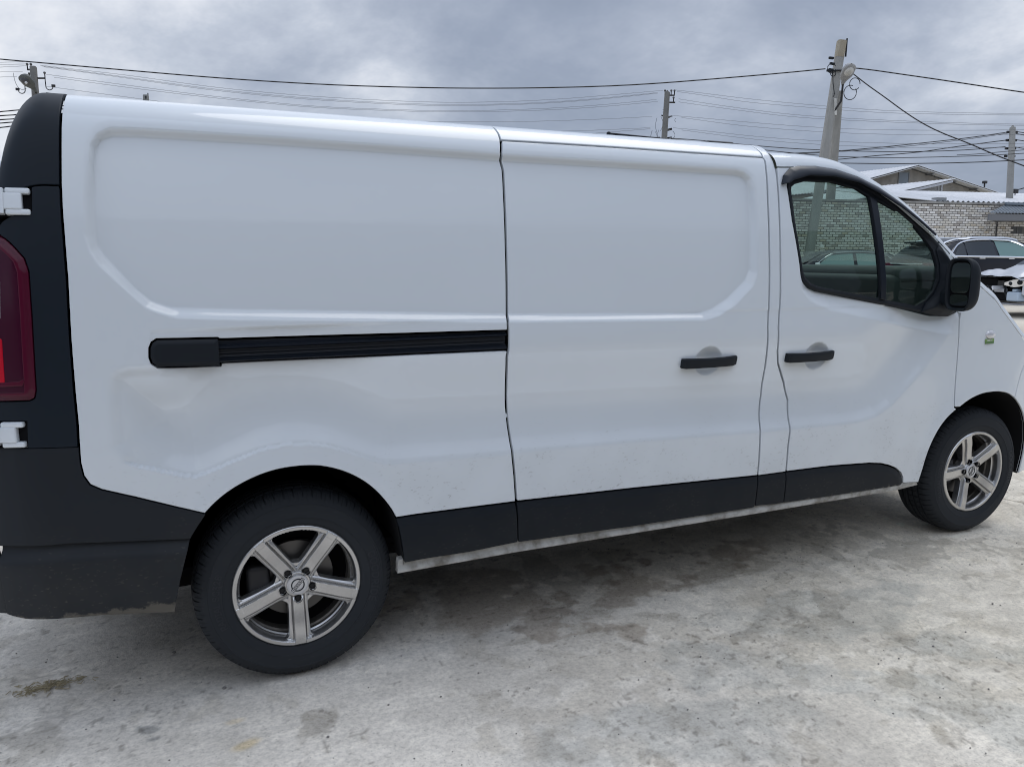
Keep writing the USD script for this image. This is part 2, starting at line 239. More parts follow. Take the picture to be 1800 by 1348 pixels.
# ---------------------------------------------------------------- measured outlines, metres
D = {"seam_rear":[[-0.5926,1.9256],[-0.5969,1.8785],[-0.5996,1.8346],[-0.6029,1.772],[-0.6088,1.6651],[-0.6104,1.5908],[-0.6102,1.5133],[-0.6101,1.4001],[-0.615,1.2259],[-0.6163,1.0715],[-0.6159,0.9767],[-0.6178,0.9188],[-0.6192,0.8597],[-0.6138,0.8176],[-0.5984,0.7868],[-0.5684,0.7674],[-0.4791,0.7321],[-0.3631,0.6837],[-0.2833,0.6536]],"arch_rear":[[-0.2833,0.6536],[-0.2355,0.7006],[-0.1687,0.7396],[-0.1016,0.7644],[-0.0338,0.7765],[0.0463,0.7763],[0.1278,0.756],[0.2111,0.7119],[0.2654,0.6637],[0.3081,0.6065],[0.3403,0.5512],[0.3514,0.491],[0.3644,0.4066],[0.3677,0.3645]],"arch_rear_bump":[[-0.2833,0.6536],[-0.3108,0.6145],[-0.333,0.5782],[-0.3485,0.5294],[-0.3708,0.4516],[-0.3883,0.3718],[-0.3939,0.3394]],"bump_bot":[[-0.3939,0.3384],[-0.6001,0.3725],[-0.7972,0.3928],[-0.847,0.4065],[-0.9234,0.4011]],"bump_line":[[-0.884,0.6156],[-0.8442,0.6196],[-0.6684,0.6146],[-0.333,0.5782]],"lamp":[[-0.7875,1.6214],[-0.7685,1.548],[-0.7377,1.4967],[-0.7134,1.4577],[-0.7056,1.4206],[-0.7077,1.2896],[-0.7141,1.084],[-0.7191,1.0627],[-0.7296,1.0575],[-0.8092,1.0571],[-0.8297,1.056]],"lamp_red":[[-0.8096,1.2452],[-0.791,1.2387],[-0.7808,1.2306],[-0.7844,1.1104],[-0.8046,1.1006],[-0.825,1.0974]],"seam_slide":[[0.8021,1.8914],[0.7931,1.838],[0.8019,1.7803],[0.7972,1.6773],[0.7916,1.5352],[0.7875,1.4068],[0.7835,1.2583],[0.776,1.2291],[0.7762,1.1953],[0.777,1.1272],[0.7734,1.0996],[0.7855,0.8783],[0.7895,0.8036],[0.7906,0.736],[0.7996,0.6512],[0.8072,0.5518],[0.8128,0.4823],[0.819,0.383]],"rail":[[0.7738,1.1958],[-0.2101,1.2061],[-0.2136,1.2102],[-0.3856,1.214],[-0.398,1.2056],[-0.4047,1.1906],[-0.4065,1.1632],[-0.4021,1.1457],[-0.3877,1.1334],[-0.2098,1.126],[-0.2093,1.1366],[0.7749,1.128]],"door_top":[[0.8021,1.8914],[1.0355,1.8938],[1.3087,1.8946],[1.6087,1.8933],[2.026,1.8922]],"seam_b":[[2.026,1.8922],[2.0302,1.8783],[2.0214,1.8272],[2.0082,1.6909],[1.9988,1.5055],[1.9936,1.2987],[1.9894,1.1627],[2.0055,0.9858],[2.0054,0.8625],[1.9941,0.8003],[1.976,0.708],[1.9785,0.5997],[1.9774,0.5088],[1.977,0.3684]],"seam_door":[[2.077,1.9035],[2.0748,1.8205],[2.0631,1.6178],[2.0553,1.4312],[2.0534,1.2975],[2.047,1.1606],[2.0572,1.0551],[2.0726,1.0035],[2.1265,0.912],[2.1577,0.8296],[2.1457,0.7268],[2.1387,0.6192],[2.1394,0.5087],[2.143,0.3607]],"clad_top":[[0.3403,0.5512],[0.8047,0.5464],[0.8134,0.5468],[1.3212,0.533],[1.9765,0.509],[2.1338,0.508],[2.4084,0.5032],[2.653,0.4893],[2.7352,0.4785],[2.796,0.4614],[2.8471,0.4409],[2.8861,0.4135],[2.9061,0.3863],[2.914,0.3539]],"clad_bot":[[0.3704,0.3775],[0.615,0.3744],[0.8102,0.3821],[0.8282,0.3815],[1.3342,0.3683],[1.9695,0.3627],[2.1395,0.3601],[2.5556,0.3535],[2.9151,0.3492]],"sill_bot":[[0.3448,0.3393],[0.8148,0.3437],[1.3369,0.3392],[1.9739,0.3332],[2.1474,0.3326],[2.8793,0.33],[3.0194,0.3338]],"arch_front":[[3.0197,0.3474],[3.0311,0.4004],[3.0467,0.496],[3.0861,0.5875],[3.1504,0.6675],[3.2343,0.7161],[3.3236,0.756],[3.4477,0.7763],[3.5673,0.7722],[3.6653,0.7516],[3.7571,0.6988],[3.8341,0.6172],[3.8818,0.5073],[3.8971,0.3798],[3.8879,0.281]],"seam_fender":[[3.2197,1.187],[3.214,1.1566],[3.2144,1.0498],[3.215,0.953],[3.2074,0.7848],[3.2051,0.7222]],"seam_bumper_f":[[3.7229,0.7434],[3.7519,0.7902],[3.7792,0.8465],[3.8141,0.8962],[3.868,0.9695]],"sil":[[2.0773,1.9052],[2.2177,1.9079],[2.3574,1.9049],[2.4523,1.8972],[2.5367,1.8746],[2.6317,1.8427],[2.7651,1.7782],[2.8814,1.7077],[2.9824,1.6352],[3.084,1.5556],[3.1584,1.4995],[3.2235,1.4489],[3.3612,1.3658],[3.4477,1.3194],[3.5303,1.2783],[3.5787,1.2343],[3.6438,1.1888],[3.7039,1.1451],[3.7687,1.1005],[3.8738,1.0274]],"visor_out":[[2.0967,1.7675],[2.1126,1.8064],[2.1525,1.8391],[2.2017,1.8512],[2.299,1.8558],[2.4214,1.8471],[2.5447,1.8215],[2.6689,1.7789],[2.7939,1.716],[2.9236,1.6353],[3.0247,1.5716]],"visor_in":[[2.1223,1.7665],[2.1517,1.7817],[2.2428,1.805],[2.3898,1.806],[2.5387,1.7839],[2.6703,1.7347],[2.7888,1.6808],[2.8936,1.6223],[2.9986,1.5568]],"win_out":[[2.1207,1.7623],[2.1306,1.6172],[2.1522,1.4869],[2.1682,1.3857],[2.1838,1.3555],[2.2201,1.3279],[2.2687,1.312],[2.591,1.2588],[2.9432,1.2014],[3.0646,1.1771],[3.1376,1.1746],[3.1973,1.1921],[3.216,1.2457],[3.185,1.3568],[3.1171,1.461],[3.0498,1.5257],[2.9991,1.5627],[2.8942,1.6276],[2.7906,1.6936],[2.6737,1.7553],[2.5424,1.8071],[2.3937,1.8313],[2.2473,1.8348],[2.1683,1.8239],[2.1288,1.7954]],"glass1":[[2.1459,1.7486],[2.1521,1.6176],[2.1663,1.487],[2.1856,1.3977],[2.1999,1.3707],[2.2309,1.347],[2.2773,1.3315],[2.6633,1.2709],[2.6127,1.7352],[2.5366,1.7711],[2.388,1.7946],[2.2411,1.7938],[2.1777,1.779],[2.1495,1.7621]],"glass2":[[2.6975,1.2649],[2.9123,1.2324],[2.9789,1.2571],[3.0218,1.2994],[3.0409,1.3586],[3.0387,1.418],[3.0109,1.4932],[2.9469,1.5568],[2.8918,1.6064],[2.7877,1.6726],[2.6561,1.725]],"mirror_base":[[2.9715,1.2438],[3.0224,1.2831],[3.0534,1.353],[3.0512,1.426],[3.0272,1.4933],[3.045,1.5149],[3.1171,1.461],[3.185,1.3568],[3.216,1.2457],[3.1973,1.1921],[3.1376,1.1746],[3.0646,1.1771],[2.9432,1.2014]],"rec_out_q":[[0.7706,1.2279],[0.2681,1.2502],[-0.1285,1.267],[-0.3254,1.2786],[-0.3763,1.2956],[-0.4097,1.3118],[-0.457,1.3628],[-0.5239,1.4372],[-0.5455,1.4796],[-0.5534,1.522],[-0.5488,1.6493],[-0.5439,1.73],[-0.5383,1.7891],[-0.526,1.8301],[-0.5071,1.8577],[-0.4736,1.8766],[-0.4125,1.8801],[0.0347,1.8744],[0.7913,1.8583]],"rec_in_q":[[0.7666,1.2574],[0.2695,1.2806],[-0.2009,1.3017],[-0.3407,1.31],[-0.3911,1.33],[-0.4341,1.3686],[-0.5108,1.4677],[-0.5283,1.4977],[-0.5292,1.5272],[-0.5262,1.6336],[-0.5212,1.731],[-0.5135,1.7855],[-0.4974,1.8108],[-0.4682,1.8261],[-0.3808,1.8294],[0.0301,1.8292],[0.7977,1.8159]],"rec_out_d":[[0.7783,1.2299],[1.6613,1.2072],[1.7331,1.2231],[1.8154,1.2647],[1.9094,1.3436],[1.9318,1.395],[1.9639,1.7411],[1.9579,1.8009],[1.9266,1.8305],[1.8812,1.8414],[1.2887,1.8541],[0.7954,1.8562]],"rec_in_d":[[0.779,1.2556],[1.6432,1.2367],[1.7058,1.25],[1.7785,1.2874],[1.8812,1.366],[1.9048,1.4099],[1.9332,1.7401],[1.9214,1.784],[1.8991,1.803],[1.8618,1.8112],[1.2804,1.8143],[0.7955,1.8158]],"crease_q":[[-0.5211,0.86],[-0.4746,0.835],[-0.3983,0.807],[-0.3284,0.7833],[-0.302,0.7791],[-0.2767,0.7839],[-0.1997,0.8125],[-0.105,0.8445],[-0.0332,0.8539],[0.0398,0.8508],[0.1139,0.8347],[0.198,0.7994],[0.2759,0.7643],[0.3115,0.7542],[0.3476,0.7516],[0.7834,0.7372]],"crease_d":[[0.7943,0.7382],[1.1813,0.7286],[1.3132,0.7251],[1.9698,0.7034]],"crease_b":[[1.9697,0.7039],[2.1279,0.7011]],"crease_f":[[2.1299,0.7009],[2.4173,0.6953],[2.5586,0.6958],[2.6705,0.7128],[2.771,0.7588],[2.8702,0.8371],[2.9717,0.9163],[3.0752,1.0204],[3.2042,1.157]],"low_left":[[-0.4063,1.1529],[-0.4718,1.1537],[-0.5119,1.1434],[-0.5361,1.1164],[-0.5454,1.0666],[-0.5472,0.9708],[-0.5437,0.8918],[-0.5211,0.86]],"shoulder":[[2.1593,1.3687],[2.1721,1.3147],[2.2217,1.2669],[2.3356,1.2246],[2.6239,1.1724],[2.9476,1.1156],[3.2139,1.0725]],"wires":[["thick_left",0.022,[[-12.804,33.381,9.059],[-8.812,31.53,8.665],[-5.183,29.846,8.3],[-3.095,28.879,8.103],[-1.008,27.913,7.906],[2.078,26.486,7.624],[6.445,24.492,7.364],[10.275,22.77,7.286],[13.933,21.15,7.346],[18.522,19.165,7.691],[21.28,17.984,7.958],[21.723,17.797,8.017]]],["thick_right",0.022,[[21.905,17.716,8.017],[22.091,17.561,7.993],[22.556,17.163,7.887],[22.973,16.802,7.766],[24.064,15.858,7.46],[25.124,14.938,7.152],[26.157,14.043,6.853],[28.026,12.436,6.376],[30.957,9.946,5.782]]],["service",0.02,[[21.941,17.697,7.998],[21.996,17.457,7.802],[22.132,16.854,7.281],[22.276,16.235,6.79],[22.437,15.533,6.208],[22.62,14.775,5.654],[22.781,14.152,5.293],[22.94,13.559,4.998],[23.154,12.736,4.534],[23.362,11.961,4.143],[23.749,10.513,3.412]]],["mid_left",0.0065,[[-4.617,33.026,8.873],[-3.728,32.77,8.777],[-1.719,32.202,8.621],[2.422,31.008,8.163],[6.762,29.797,7.929],[10.155,28.873,7.873],[13.678,27.945,8.008],[16.103,27.327,8.218],[18.338,26.767,8.474],[20.57,26.21,8.739]]],["mid_left",0.0065,[[-4.558,32.994,8.841],[-1.724,32.185,8.542],[2.417,30.999,8.084],[6.759,29.796,7.838],[10.155,28.877,7.782],[13.683,27.956,7.917],[16.111,27.339,8.115],[18.351,26.785,8.383],[20.334,26.299,8.647]]],["mid_left",0.0065,[[-4.479,32.953,8.808],[-1.725,32.167,8.506],[2.413,30.982,8.036],[6.754,29.781,7.79],[10.15,28.864,7.734],[13.678,27.946,7.878],[16.107,27.332,8.078],[18.348,26.778,8.346],[20.332,26.295,8.622]]],["mid_left",0.0065,[[-4.417,32.874,8.523],[-1.744,32.112,8.225],[2.396,30.938,7.796],[6.736,29.738,7.533],[10.135,28.831,7.521],[13.665,27.916,7.664],[16.094,27.301,7.847],[18.334,26.745,8.089],[20.268,26.274,8.349]]],["mid_left",0.0065,[[-4.14,32.73,8.413],[-1.748,32.05,8.127],[2.389,30.889,7.732],[6.726,29.7,7.481],[10.124,28.8,7.469],[13.653,27.889,7.6],[16.081,27.275,7.771],[18.322,26.722,8.001],[20.308,26.241,8.262]]],["mid_left",0.0065,[[-4.448,32.804,8.062],[-1.775,32.045,7.759],[2.365,30.877,7.332],[6.711,29.69,7.117],[9.421,28.966,7.078],[13.641,27.862,7.162],[16.069,27.241,7.292],[18.307,26.674,7.442],[20.033,26.242,7.591]]],["mid_left",0.0065,[[-4.462,32.771,7.843],[-1.796,32.0,7.448],[2.34,30.822,6.945],[6.686,29.636,6.723],[10.087,28.729,6.673],[13.617,27.807,6.742],[16.043,27.181,6.83],[18.282,26.613,6.976],[19.931,26.198,7.094]]],["mid_left",0.0065,[[-4.467,32.761,7.777],[-1.802,31.986,7.359],[2.332,30.805,6.832],[6.676,29.615,6.583],[10.075,28.704,6.507],[13.604,27.778,6.549],[16.032,27.154,6.655],[18.276,26.6,6.889],[19.928,26.192,7.057]]],["mid_right",0.0065,[[20.617,26.191,8.747],[21.808,24.923,8.421],[22.632,24.042,8.176],[24.224,22.355,7.776],[26.618,19.836,7.253],[28.579,17.807,6.98],[29.906,16.442,6.835],[32.398,13.906,6.686]]],["mid_right",0.0065,[[20.658,26.161,8.685],[21.812,24.921,8.326],[22.632,24.032,8.035],[24.225,22.347,7.66],[26.619,19.829,7.164],[28.579,17.801,6.915],[29.905,16.434,6.771],[32.394,13.897,6.624]]],["mid_right",0.0065,[[20.707,26.083,8.374],[22.628,24.006,7.749],[24.214,22.308,7.311],[26.61,19.793,6.873],[28.565,17.757,6.588],[29.887,16.386,6.43],[32.371,13.844,6.277]]],["mid_right",0.0065,[[20.697,26.063,8.237],[22.622,23.992,7.653],[24.208,22.294,7.217],[26.605,19.783,6.805],[28.561,17.748,6.533],[29.885,16.379,6.387],[32.368,13.838,6.236]]],["mid_right",0.0065,[[20.427,26.073,7.628],[21.543,24.906,7.392],[22.54,23.861,7.17],[24.139,22.192,6.843],[25.666,20.612,6.588],[27.832,18.399,6.366],[29.857,16.344,6.224],[32.363,13.826,6.154]]],["mid_right",0.0065,[[20.767,25.908,7.554],[21.614,24.992,7.303],[22.604,23.925,7.02],[24.194,22.236,6.681],[25.712,20.639,6.427],[27.861,18.404,6.186],[29.87,16.333,6.046],[32.35,13.798,5.97]]],["mid_right",0.0065,[[20.391,25.993,7.094],[21.507,24.825,6.854],[22.502,23.776,6.605],[24.102,22.107,6.279],[25.63,20.532,6.061],[27.796,18.319,5.836],[29.823,16.267,5.711],[32.328,13.749,5.642]]],["mid_right",0.0065,[[20.73,25.826,7.007],[21.579,24.913,6.776],[22.569,23.847,6.501],[24.159,22.156,6.151],[25.678,20.563,5.922],[27.41,18.762,5.728],[29.838,16.262,5.575],[32.321,13.733,5.54]]],["low_thick",0.018,[[20.291,25.954,6.635],[21.554,25.26,6.521],[22.851,24.54,6.357],[25.211,23.238,6.11],[27.341,22.082,5.989],[29.454,20.947,5.936],[31.136,20.06,5.974],[32.141,19.536,6.036],[33.123,19.032,6.134]]],["low_thick",0.016,[[20.332,25.922,6.56],[22.493,24.099,6.162],[24.461,22.437,5.785],[25.848,21.278,5.584],[27.871,19.625,5.465],[29.499,18.311,5.455],[31.078,17.048,5.501],[32.609,15.833,5.59]]],["low_thick",0.018,[[20.294,25.962,6.684],[18.468,26.425,6.541],[16.717,26.857,6.327],[13.547,27.651,6.012],[8.877,28.881,5.908],[2.292,30.699,6.26],[-4.485,32.721,7.514]]],["pole_thick",0.02,[[33.186,19.115,6.749],[32.434,19.496,6.626],[31.596,19.922,6.504],[29.49,21.007,6.261],[28.003,21.776,6.108],[26.723,22.443,5.999],[25.222,23.235,5.93],[20.881,25.547,5.839]]],["pole_thick",0.012,[[33.183,19.108,6.701],[32.463,19.511,6.583],[31.658,19.963,6.461],[29.629,21.115,6.211],[28.193,21.941,6.09],[26.951,22.658,6.001],[25.489,23.511,5.939]]],["pole_thick",0.02,[[33.164,19.064,6.412],[31.44,20.038,6.178],[29.609,21.069,5.906],[28.38,21.778,5.816],[27.137,22.489,5.689],[25.464,23.454,5.567]]],["pole_thick",0.02,[[32.593,15.797,5.348],[31.124,17.051,5.253],[29.605,18.363,5.221],[28.031,19.733,5.247],[26.4,21.167,5.333],[24.708,22.669,5.494]]],["pole_right",0.018,[[33.322,19.059,6.774],[33.492,18.719,6.666],[34.401,16.926,6.18],[35.661,14.493,5.7]]],["pole_right",0.018,[[33.316,19.046,6.689],[33.485,18.705,6.571],[34.393,16.909,6.065],[35.652,14.473,5.568]]],["pole_right",0.018,[[33.298,19.006,6.424],[33.469,18.668,6.324],[34.377,16.874,5.834],[35.64,14.446,5.393]]],["pole_right",0.018,[[33.277,18.959,6.11],[33.447,18.62,6.008],[34.362,16.839,5.603],[35.627,14.416,5.195]]],["pole_right",0.014,[[31.021,19.901,5.76],[31.321,19.136,5.734],[31.924,17.616,5.746],[32.616,15.85,5.699]]],["left_bundle",0.02,[[-10.032,29.338,5.811],[-4.938,27.12,6.104],[-4.597,26.975,6.14],[-3.814,26.639,6.213],[0.102,24.78,5.593]]],["left_bundle",0.02,[[-10.031,29.341,5.829],[-4.947,27.101,5.976],[-4.607,26.953,5.994],[-3.824,26.617,6.067],[0.092,24.758,5.446]]],["left_bundle",0.02,[[-10.039,29.322,5.701],[-4.955,27.081,5.848],[-4.616,26.933,5.866],[-3.833,26.597,5.939],[0.083,24.739,5.319]]],["left_bundle",0.02,[[-10.051,29.294,5.518],[-4.963,27.065,5.738],[-4.623,26.918,5.766],[-3.84,26.582,5.839],[0.076,24.724,5.218]]],["left_bundle",0.02,[[-10.076,29.239,5.153],[-4.972,27.043,5.592],[-4.63,26.9,5.647],[-3.848,26.564,5.72],[0.068,24.706,5.099]]],["left_thin",0.0065,[[-11.602,32.638,7.914],[-8.338,32.851,8.421],[-5.655,33.026,8.837],[-4.712,33.085,8.961]]],["left_thin",0.0065,[[-11.607,32.626,7.836],[-8.345,32.848,8.339],[-5.663,33.031,8.754],[-4.759,33.089,8.873]]],["left_thin",0.0065,[[-11.613,32.613,7.747],[-8.352,32.834,8.246],[-5.67,33.016,8.656],[-4.763,33.08,8.808]]],["left_thin",0.0065,[[-11.625,32.588,7.579],[-8.372,32.847,8.076],[-5.692,33.061,8.486],[-4.941,33.117,8.577]]],["left_thin",0.0065,[[-11.636,32.561,7.401],[-8.396,32.871,7.898],[-5.72,33.126,8.309],[-5.156,33.181,8.402]]]],"lamp_pole":[[20.282,17.216,1.249],[21.553,17.57,8.795]],"lamp_strut":[[22.366,18.4,3.118],[21.759,17.75,7.23]],"lamp_head":[[21.176,17.025,7.306],[20.901,16.454,7.765]],"mid_pole":[[20.133,25.939,6.162],[20.447,26.244,8.622]],"left_pole":[[-4.543,32.728,7.405],[-4.553,32.978,8.764]],"left_lamp":[[-4.512,32.399,7.812],[-4.87,32.027,8.247]],"right_pole":[[32.939,18.68,3.735],[33.287,19.101,6.918]],"far_post":[[-0.715,42.45,9.239],[-0.695,42.531,9.736]],"mast":[[50.642,32.245,5.802],[50.683,32.337,6.41]],"fitting":[[36.272,20.665,4.52],[36.644,20.518,4.625]],"wall":[[25.05,17.159,3.487],[0.988,-0.156,0.0]],"antenna":[[2.1,-0.5,1.974],[1.946,-0.5,1.975],[1.458,-0.5,1.973]],"gable":{"peak":[41.249,30.0,6.868],"l":[38.204,30.0,6.147],"r":[48.586,30.0,5.55],"win":[[40.33,30.0,6.481],[41.138,30.0,6.582],[41.227,30.0,5.857],[40.364,30.0,5.791]]},"shed":{"tl":[32.008,23.5,4.59],"tr":[35.103,23.5,5.201],"bl":[32.06,23.5,4.139],"br":[35.151,23.5,4.228]},"joint":[[4.024,-0.717,0.0],[3.985,-0.894,0.0]]}
VANKEYS = set(['seam_rear', 'arch_rear', 'arch_rear_bump', 'bump_bot', 'bump_line', 'lamp', 'lamp_red', 'seam_slide', 'rail', 'door_top', 'seam_b', 'seam_door', 'clad_top', 'clad_bot', 'sill_bot', 'arch_front', 'seam_fender', 'seam_bumper_f', 'sil', 'visor_out', 'visor_in', 'win_out', 'glass1', 'glass2', 'mirror_base', 'rec_out_q', 'rec_in_q', 'rec_out_d', 'rec_in_d', 'crease_q', 'crease_d', 'crease_b', 'crease_f', 'low_left', 'shoulder'])
# --- the van's side as a surface: s runs along the van, u up the side and over the roof edge
_PU = np.array([.15, .28, .34, .45, .58, .75, .95, 1.10, 1.25, 1.40, 1.55, 1.70, 1.80, 1.8704, 1.938, 2.005, 2.146, 2.446, 2.746])
_PH = np.array([.925, .940, .946, .956, .963, .965, .966, .965, .958, .946, .926, .898, .873, .846, .800, .740, .600, .300, .0])
_PZ = np.array([.15, .28, .34, .45, .58, .75, .95, 1.10, 1.25, 1.40, 1.55, 1.70, 1.80, 1.865, 1.915, 1.945, 1.962, 1.972, 1.975])
_fh, _fz = PchipInterpolator(_PU, _PH), PchipInterpolator(_PU, _PZ)
def side(s, u, cab=False):
    """points (n, 3) of the near side (y < 0)."""
    s, u = np.asarray(s, float), np.asarray(u, float)
    if cab:
        h = np.where(u > 1.74, _fh(1.74) - .235 * (u - 1.74), _fh(np.minimum(u, 1.74))); z = u
    else:
        h, z = _fh(np.clip(u, .15, 2.746)), np.where(u < .15, u, _fz(np.clip(u, .15, 2.746)))
    th = np.clip((-.70 - s) / .24, 0, np.pi / 2)
    x = np.where(s < -.70, -.70 - .24 * np.sin(th) - .0 * s, s)
    h = h - np.where(s < -.70, .20 * (1 - np.cos(th)), 0) - np.where(s < -.50, .010 * np.clip((-.5 - s) / .3, 0, 1) ** 2, 0)
    q = np.clip((-.64 - s) / .137, 0, 1)
    w = np.clip((z - 1.40) / .55, 0, 1) ** 1.5
    z = z - w * .37 * (1 - np.sqrt(1 - q * q * .999))
    h = h - .075 * np.clip((s - 2.75) / 1.2, 0, 2) ** 2
    return np.stack([x, -h, z], -1)
# ---------------------------------------------------------------- the van (forward = +x, near side = -y, rear axle at x = 0)
A = {k: np.array(v, float) for k, v in D.items() if k in VANKEYS}
def curve(P, n, sg=1.2):
    P = np.asarray(P, float); l = np.r_[0, np.cumsum(np.linalg.norm(np.diff(P, axis=0), axis=1))]; q = np.linspace(0, l[-1], n)
    Q = np.stack([PchipInterpolator(l, P[:, k])(q) for k in (0, 1)], -1); S = gaussian_filter1d(Q, sg, axis=0, mode='nearest'); S[0], S[-1] = P[0], P[-1]; return S
from scipy.ndimage import gaussian_filter1d
ARQ = curve(A['arch_rear'], 70, 2.5); ARF = curve(A['arch_front'], 90, 2.5)
rec_out = poly(np.vstack([A['rec_out_q'], A['rec_out_d'][::-1]])).buffer(0)
rec_in = poly(np.vstack([A['rec_in_q'], A['rec_in_d'][::-1]])).buffer(0)
rec_out = rec_out.buffer(.004).buffer(-.004); rec_in = rec_in.buffer(.004).buffer(-.004)
CREASE = np.vstack([A['low_left'], A['crease_q'], A['crease_d'], A['crease_b'], A['crease_f']])
lo_line, cr_line = LineString(A['low_left']), LineString(np.vstack([A['crease_q'], A['crease_d'], A['crease_b'], A['crease_f']]))
low_pg = poly(np.vstack([CREASE, [[3.25, 1.24], [2.3, 1.24], [.78, 1.24], [-.40, 1.24]]]))
sh_line = LineString(np.vstack([[[2.156, 1.43]], A['shoulder']]))
sh_pg = poly(np.vstack([[[2.156, 1.43]], A['shoulder'], [[3.25, 1.12], [3.25, 1.5], [2.156, 1.5]]]))
arc_line, arf_line = LineString(ARQ), LineString(ARF)
bl_line = LineString(A['bump_line'])
CUPS = [(1.691, 1.036, .068, .060), (2.288, 1.026, .068, .060)]
CUP_ON = [True]
def disp(S):
    s, u = S[:, 0], S[:, 1]; d = np.zeros(len(S))
    k = (u > 1.18) & (u < 1.93) & (s > -.6) & (s < 2.0)
    if k.any():
        q = S[k]; i = inside(rec_out, q); q = q[i]
        do = dist(rec_out.exterior, q); ii = inside(rec_in, q); di = np.where(ii, 0, dist(rec_in.exterior, q))
        t = np.where(ii, 1, do / (do + di + 1e-9)); idx = np.where(k)[0][i]; top_ = sstep((q[:, 1] - 1.60) / .15); d[idx] -= .026 * ((1 - top_) * (.65 * t + .35 * sstep(t)) + top_ * (.22 * sstep(t) + .78 * sstep((t - .60) / .40)))
    k = (u > .65) & (u < 1.3) & (s > -.6) & (s < 3.3)
    if k.any():
        q = S[k]; i = inside(low_pg, q); q = q[i]; idx = np.where(k)[0][i]
        dc, dl = np.sqrt(dist(cr_line, q) ** 2 + .016 ** 2) - .016, np.sqrt(dist(lo_line, q) ** 2 + .022 ** 2) - .022
        left = sstep(dl / .16); g = (1 - np.exp(-dc / .075)) * (1 - sstep((dc - .10) / .34) * .96)
        lf = (1 - sstep((q[:, 1] - 1.14) / .05)) * sstep(dl / .035) * np.exp(-dl / .5)
        amp = np.where(q[:, 0] > 2.55,   .052 * (1 - .35 * sstep((q[:, 0] - 2.9) / .35)), .052)
        d[idx] -= amp * g * left + .012 * np.where(q[:, 0] < .78, lf, 0)
    k = (u > 1.05) & (u < 1.5) & (s > 2.15) & (s < 3.26)
    if k.any():
        q = S[k]; i = inside(sh_pg, q); q = q[i]; ds = np.sqrt(dist(sh_line, q) ** 2 + .01 ** 2) - .01; idx = np.where(k)[0][i]
        d[idx] -= .030 * (1 - np.exp(-ds / .045)) * sstep((1.46 - q[:, 1]) / .10) * sstep((3.25 - q[:, 0]) / .15)
    for cx, cz, rx, rz in (CUPS if CUP_ON[0] else []):
        r2 = ((s - cx) / rx) ** 2 + ((u - cz) / rz) ** 2; k = r2 < 1
        d[k] -= .027 * (1 - r2[k]) ** .75
    k = (s > -.5) & (s < .6) & (u < 1.0)
    if k.any(): d[k] += .006 * np.exp(-(dist(arc_line, S[k]) / .05) ** 2)
    k = (s > 2.9) & (u < 1.3)
    if k.any(): dd = dist(arf_line, S[k]); d[k] += .007 * np.exp(-(dd / .045) ** 2) + .014 * np.exp(-(dd / .16) ** 2) * sstep((s[k] - 2.95) / .3)
    return d
def fside(off=0.0, cab=False, dfun=disp, extra=None):
    def f(S):
        e = 1e-3; P = side(S[:, 0], S[:, 1], cab)
        N = np.cross(side(S[:, 0] + e, S[:, 1], cab) - P, side(S[:, 0], S[:, 1] + e, cab) - P); N /= np.linalg.norm(N, axis=1, keepdims=True) + 1e-15
        dd = off + (dfun(S) if dfun else 0) + (extra(S) if extra else 0)
        return P + N * np.broadcast_to(dd, (len(S),))[:, None]
    return f
def frame(s, u, cab=False, off=0.0, level=False):
    S = np.array([[s, u]]); f = fside(off, cab); e = .01; P = f(S)[0]
    a = f(S + [[e, 0]])[0] - f(S - [[e, 0]])[0]; b = f(S + [[0, e]])[0] - f(S - [[0, e]])[0]; a = a * [1, 1, 0 if level else 1]; a /= np.linalg.norm(a); n = np.cross(a, b); n /= np.linalg.norm(n); b = np.cross(n, a)
    return P, np.stack([a, b, n], 1)          # columns: along, up, outwards
G2 = .0038                                   # half a panel gap
van = thing('cargo_van', 'long white cargo van with sliding door, black lower cladding and silver five spoke wheels', 'van')
sr, slide, sb_, sdo, ctop, cbot = A['seam_rear'], A['seam_slide'], A['seam_b'], A['seam_door'], A['clad_top'], A['clad_bot']
TOPU = 2.12
arch_q = ARQ; iq = int(np.argmin(np.hypot(*(ARQ - A['clad_top'][0]).T)))
rail_pg = poly(A['rail'])
ct = lambda a, b: np.array([p for p in ctop if a <= p[0] <= b])
cb = lambda a, b: np.array([p for p in cbot if a <= p[0] <= b])
slow = slide[slide[:, 1] > .55]
body_q = poly(np.vstack([[[sr[0, 0] + .008, TOPU]], sr, arch_q[1:iq + 1], ct(.35, .806), slow[::-1], [[.8047, 1.925], [.8048, TOPU]]]))
quarter = obj('quarter_panel', panel(body_q.difference(rail_pg.buffer(.001)).buffer(-.0062), fside(), h=.0055), PAINT, van, smooth=62)
clad_ex = lambda top: (lambda S: .007 * sstep(dist(LineString(top), S) / .032) - .002)
cl1 = poly(np.vstack([arch_q[iq:], [[.3704, .3775]], cb(.4, .811), slide[slide[:, 1] < .55][::-1], ct(.35, .806)[::-1]])).buffer(0)
obj('cladding', panel(cl1.buffer(-G2), fside(extra=clad_ex(ctop))), CLAD, quarter)
chan = lambda S: -.020 + .013 * sstep((S[:, 1] - 1.176) / .004) * (1 - sstep((S[:, 1] - 1.186) / .004)) + .008 * (1 - sstep((S[:, 1] - 1.140) / .006)) - .006 * sstep((S[:, 1] - 1.148) / .003) * (1 - sstep((S[:, 1] - 1.160) / .003))
rl = rail_pg.buffer(-.0035).intersection(sbox(-.2118, 1, .772, 1.3)); rc = rail_pg.intersection(sbox(-.5, 1, -.2118, 1.3))
obj('door_rail', panel(rl, fside(dfun=None, extra=chan), h=.004, skirt=.004), GLOSSB, quarter)
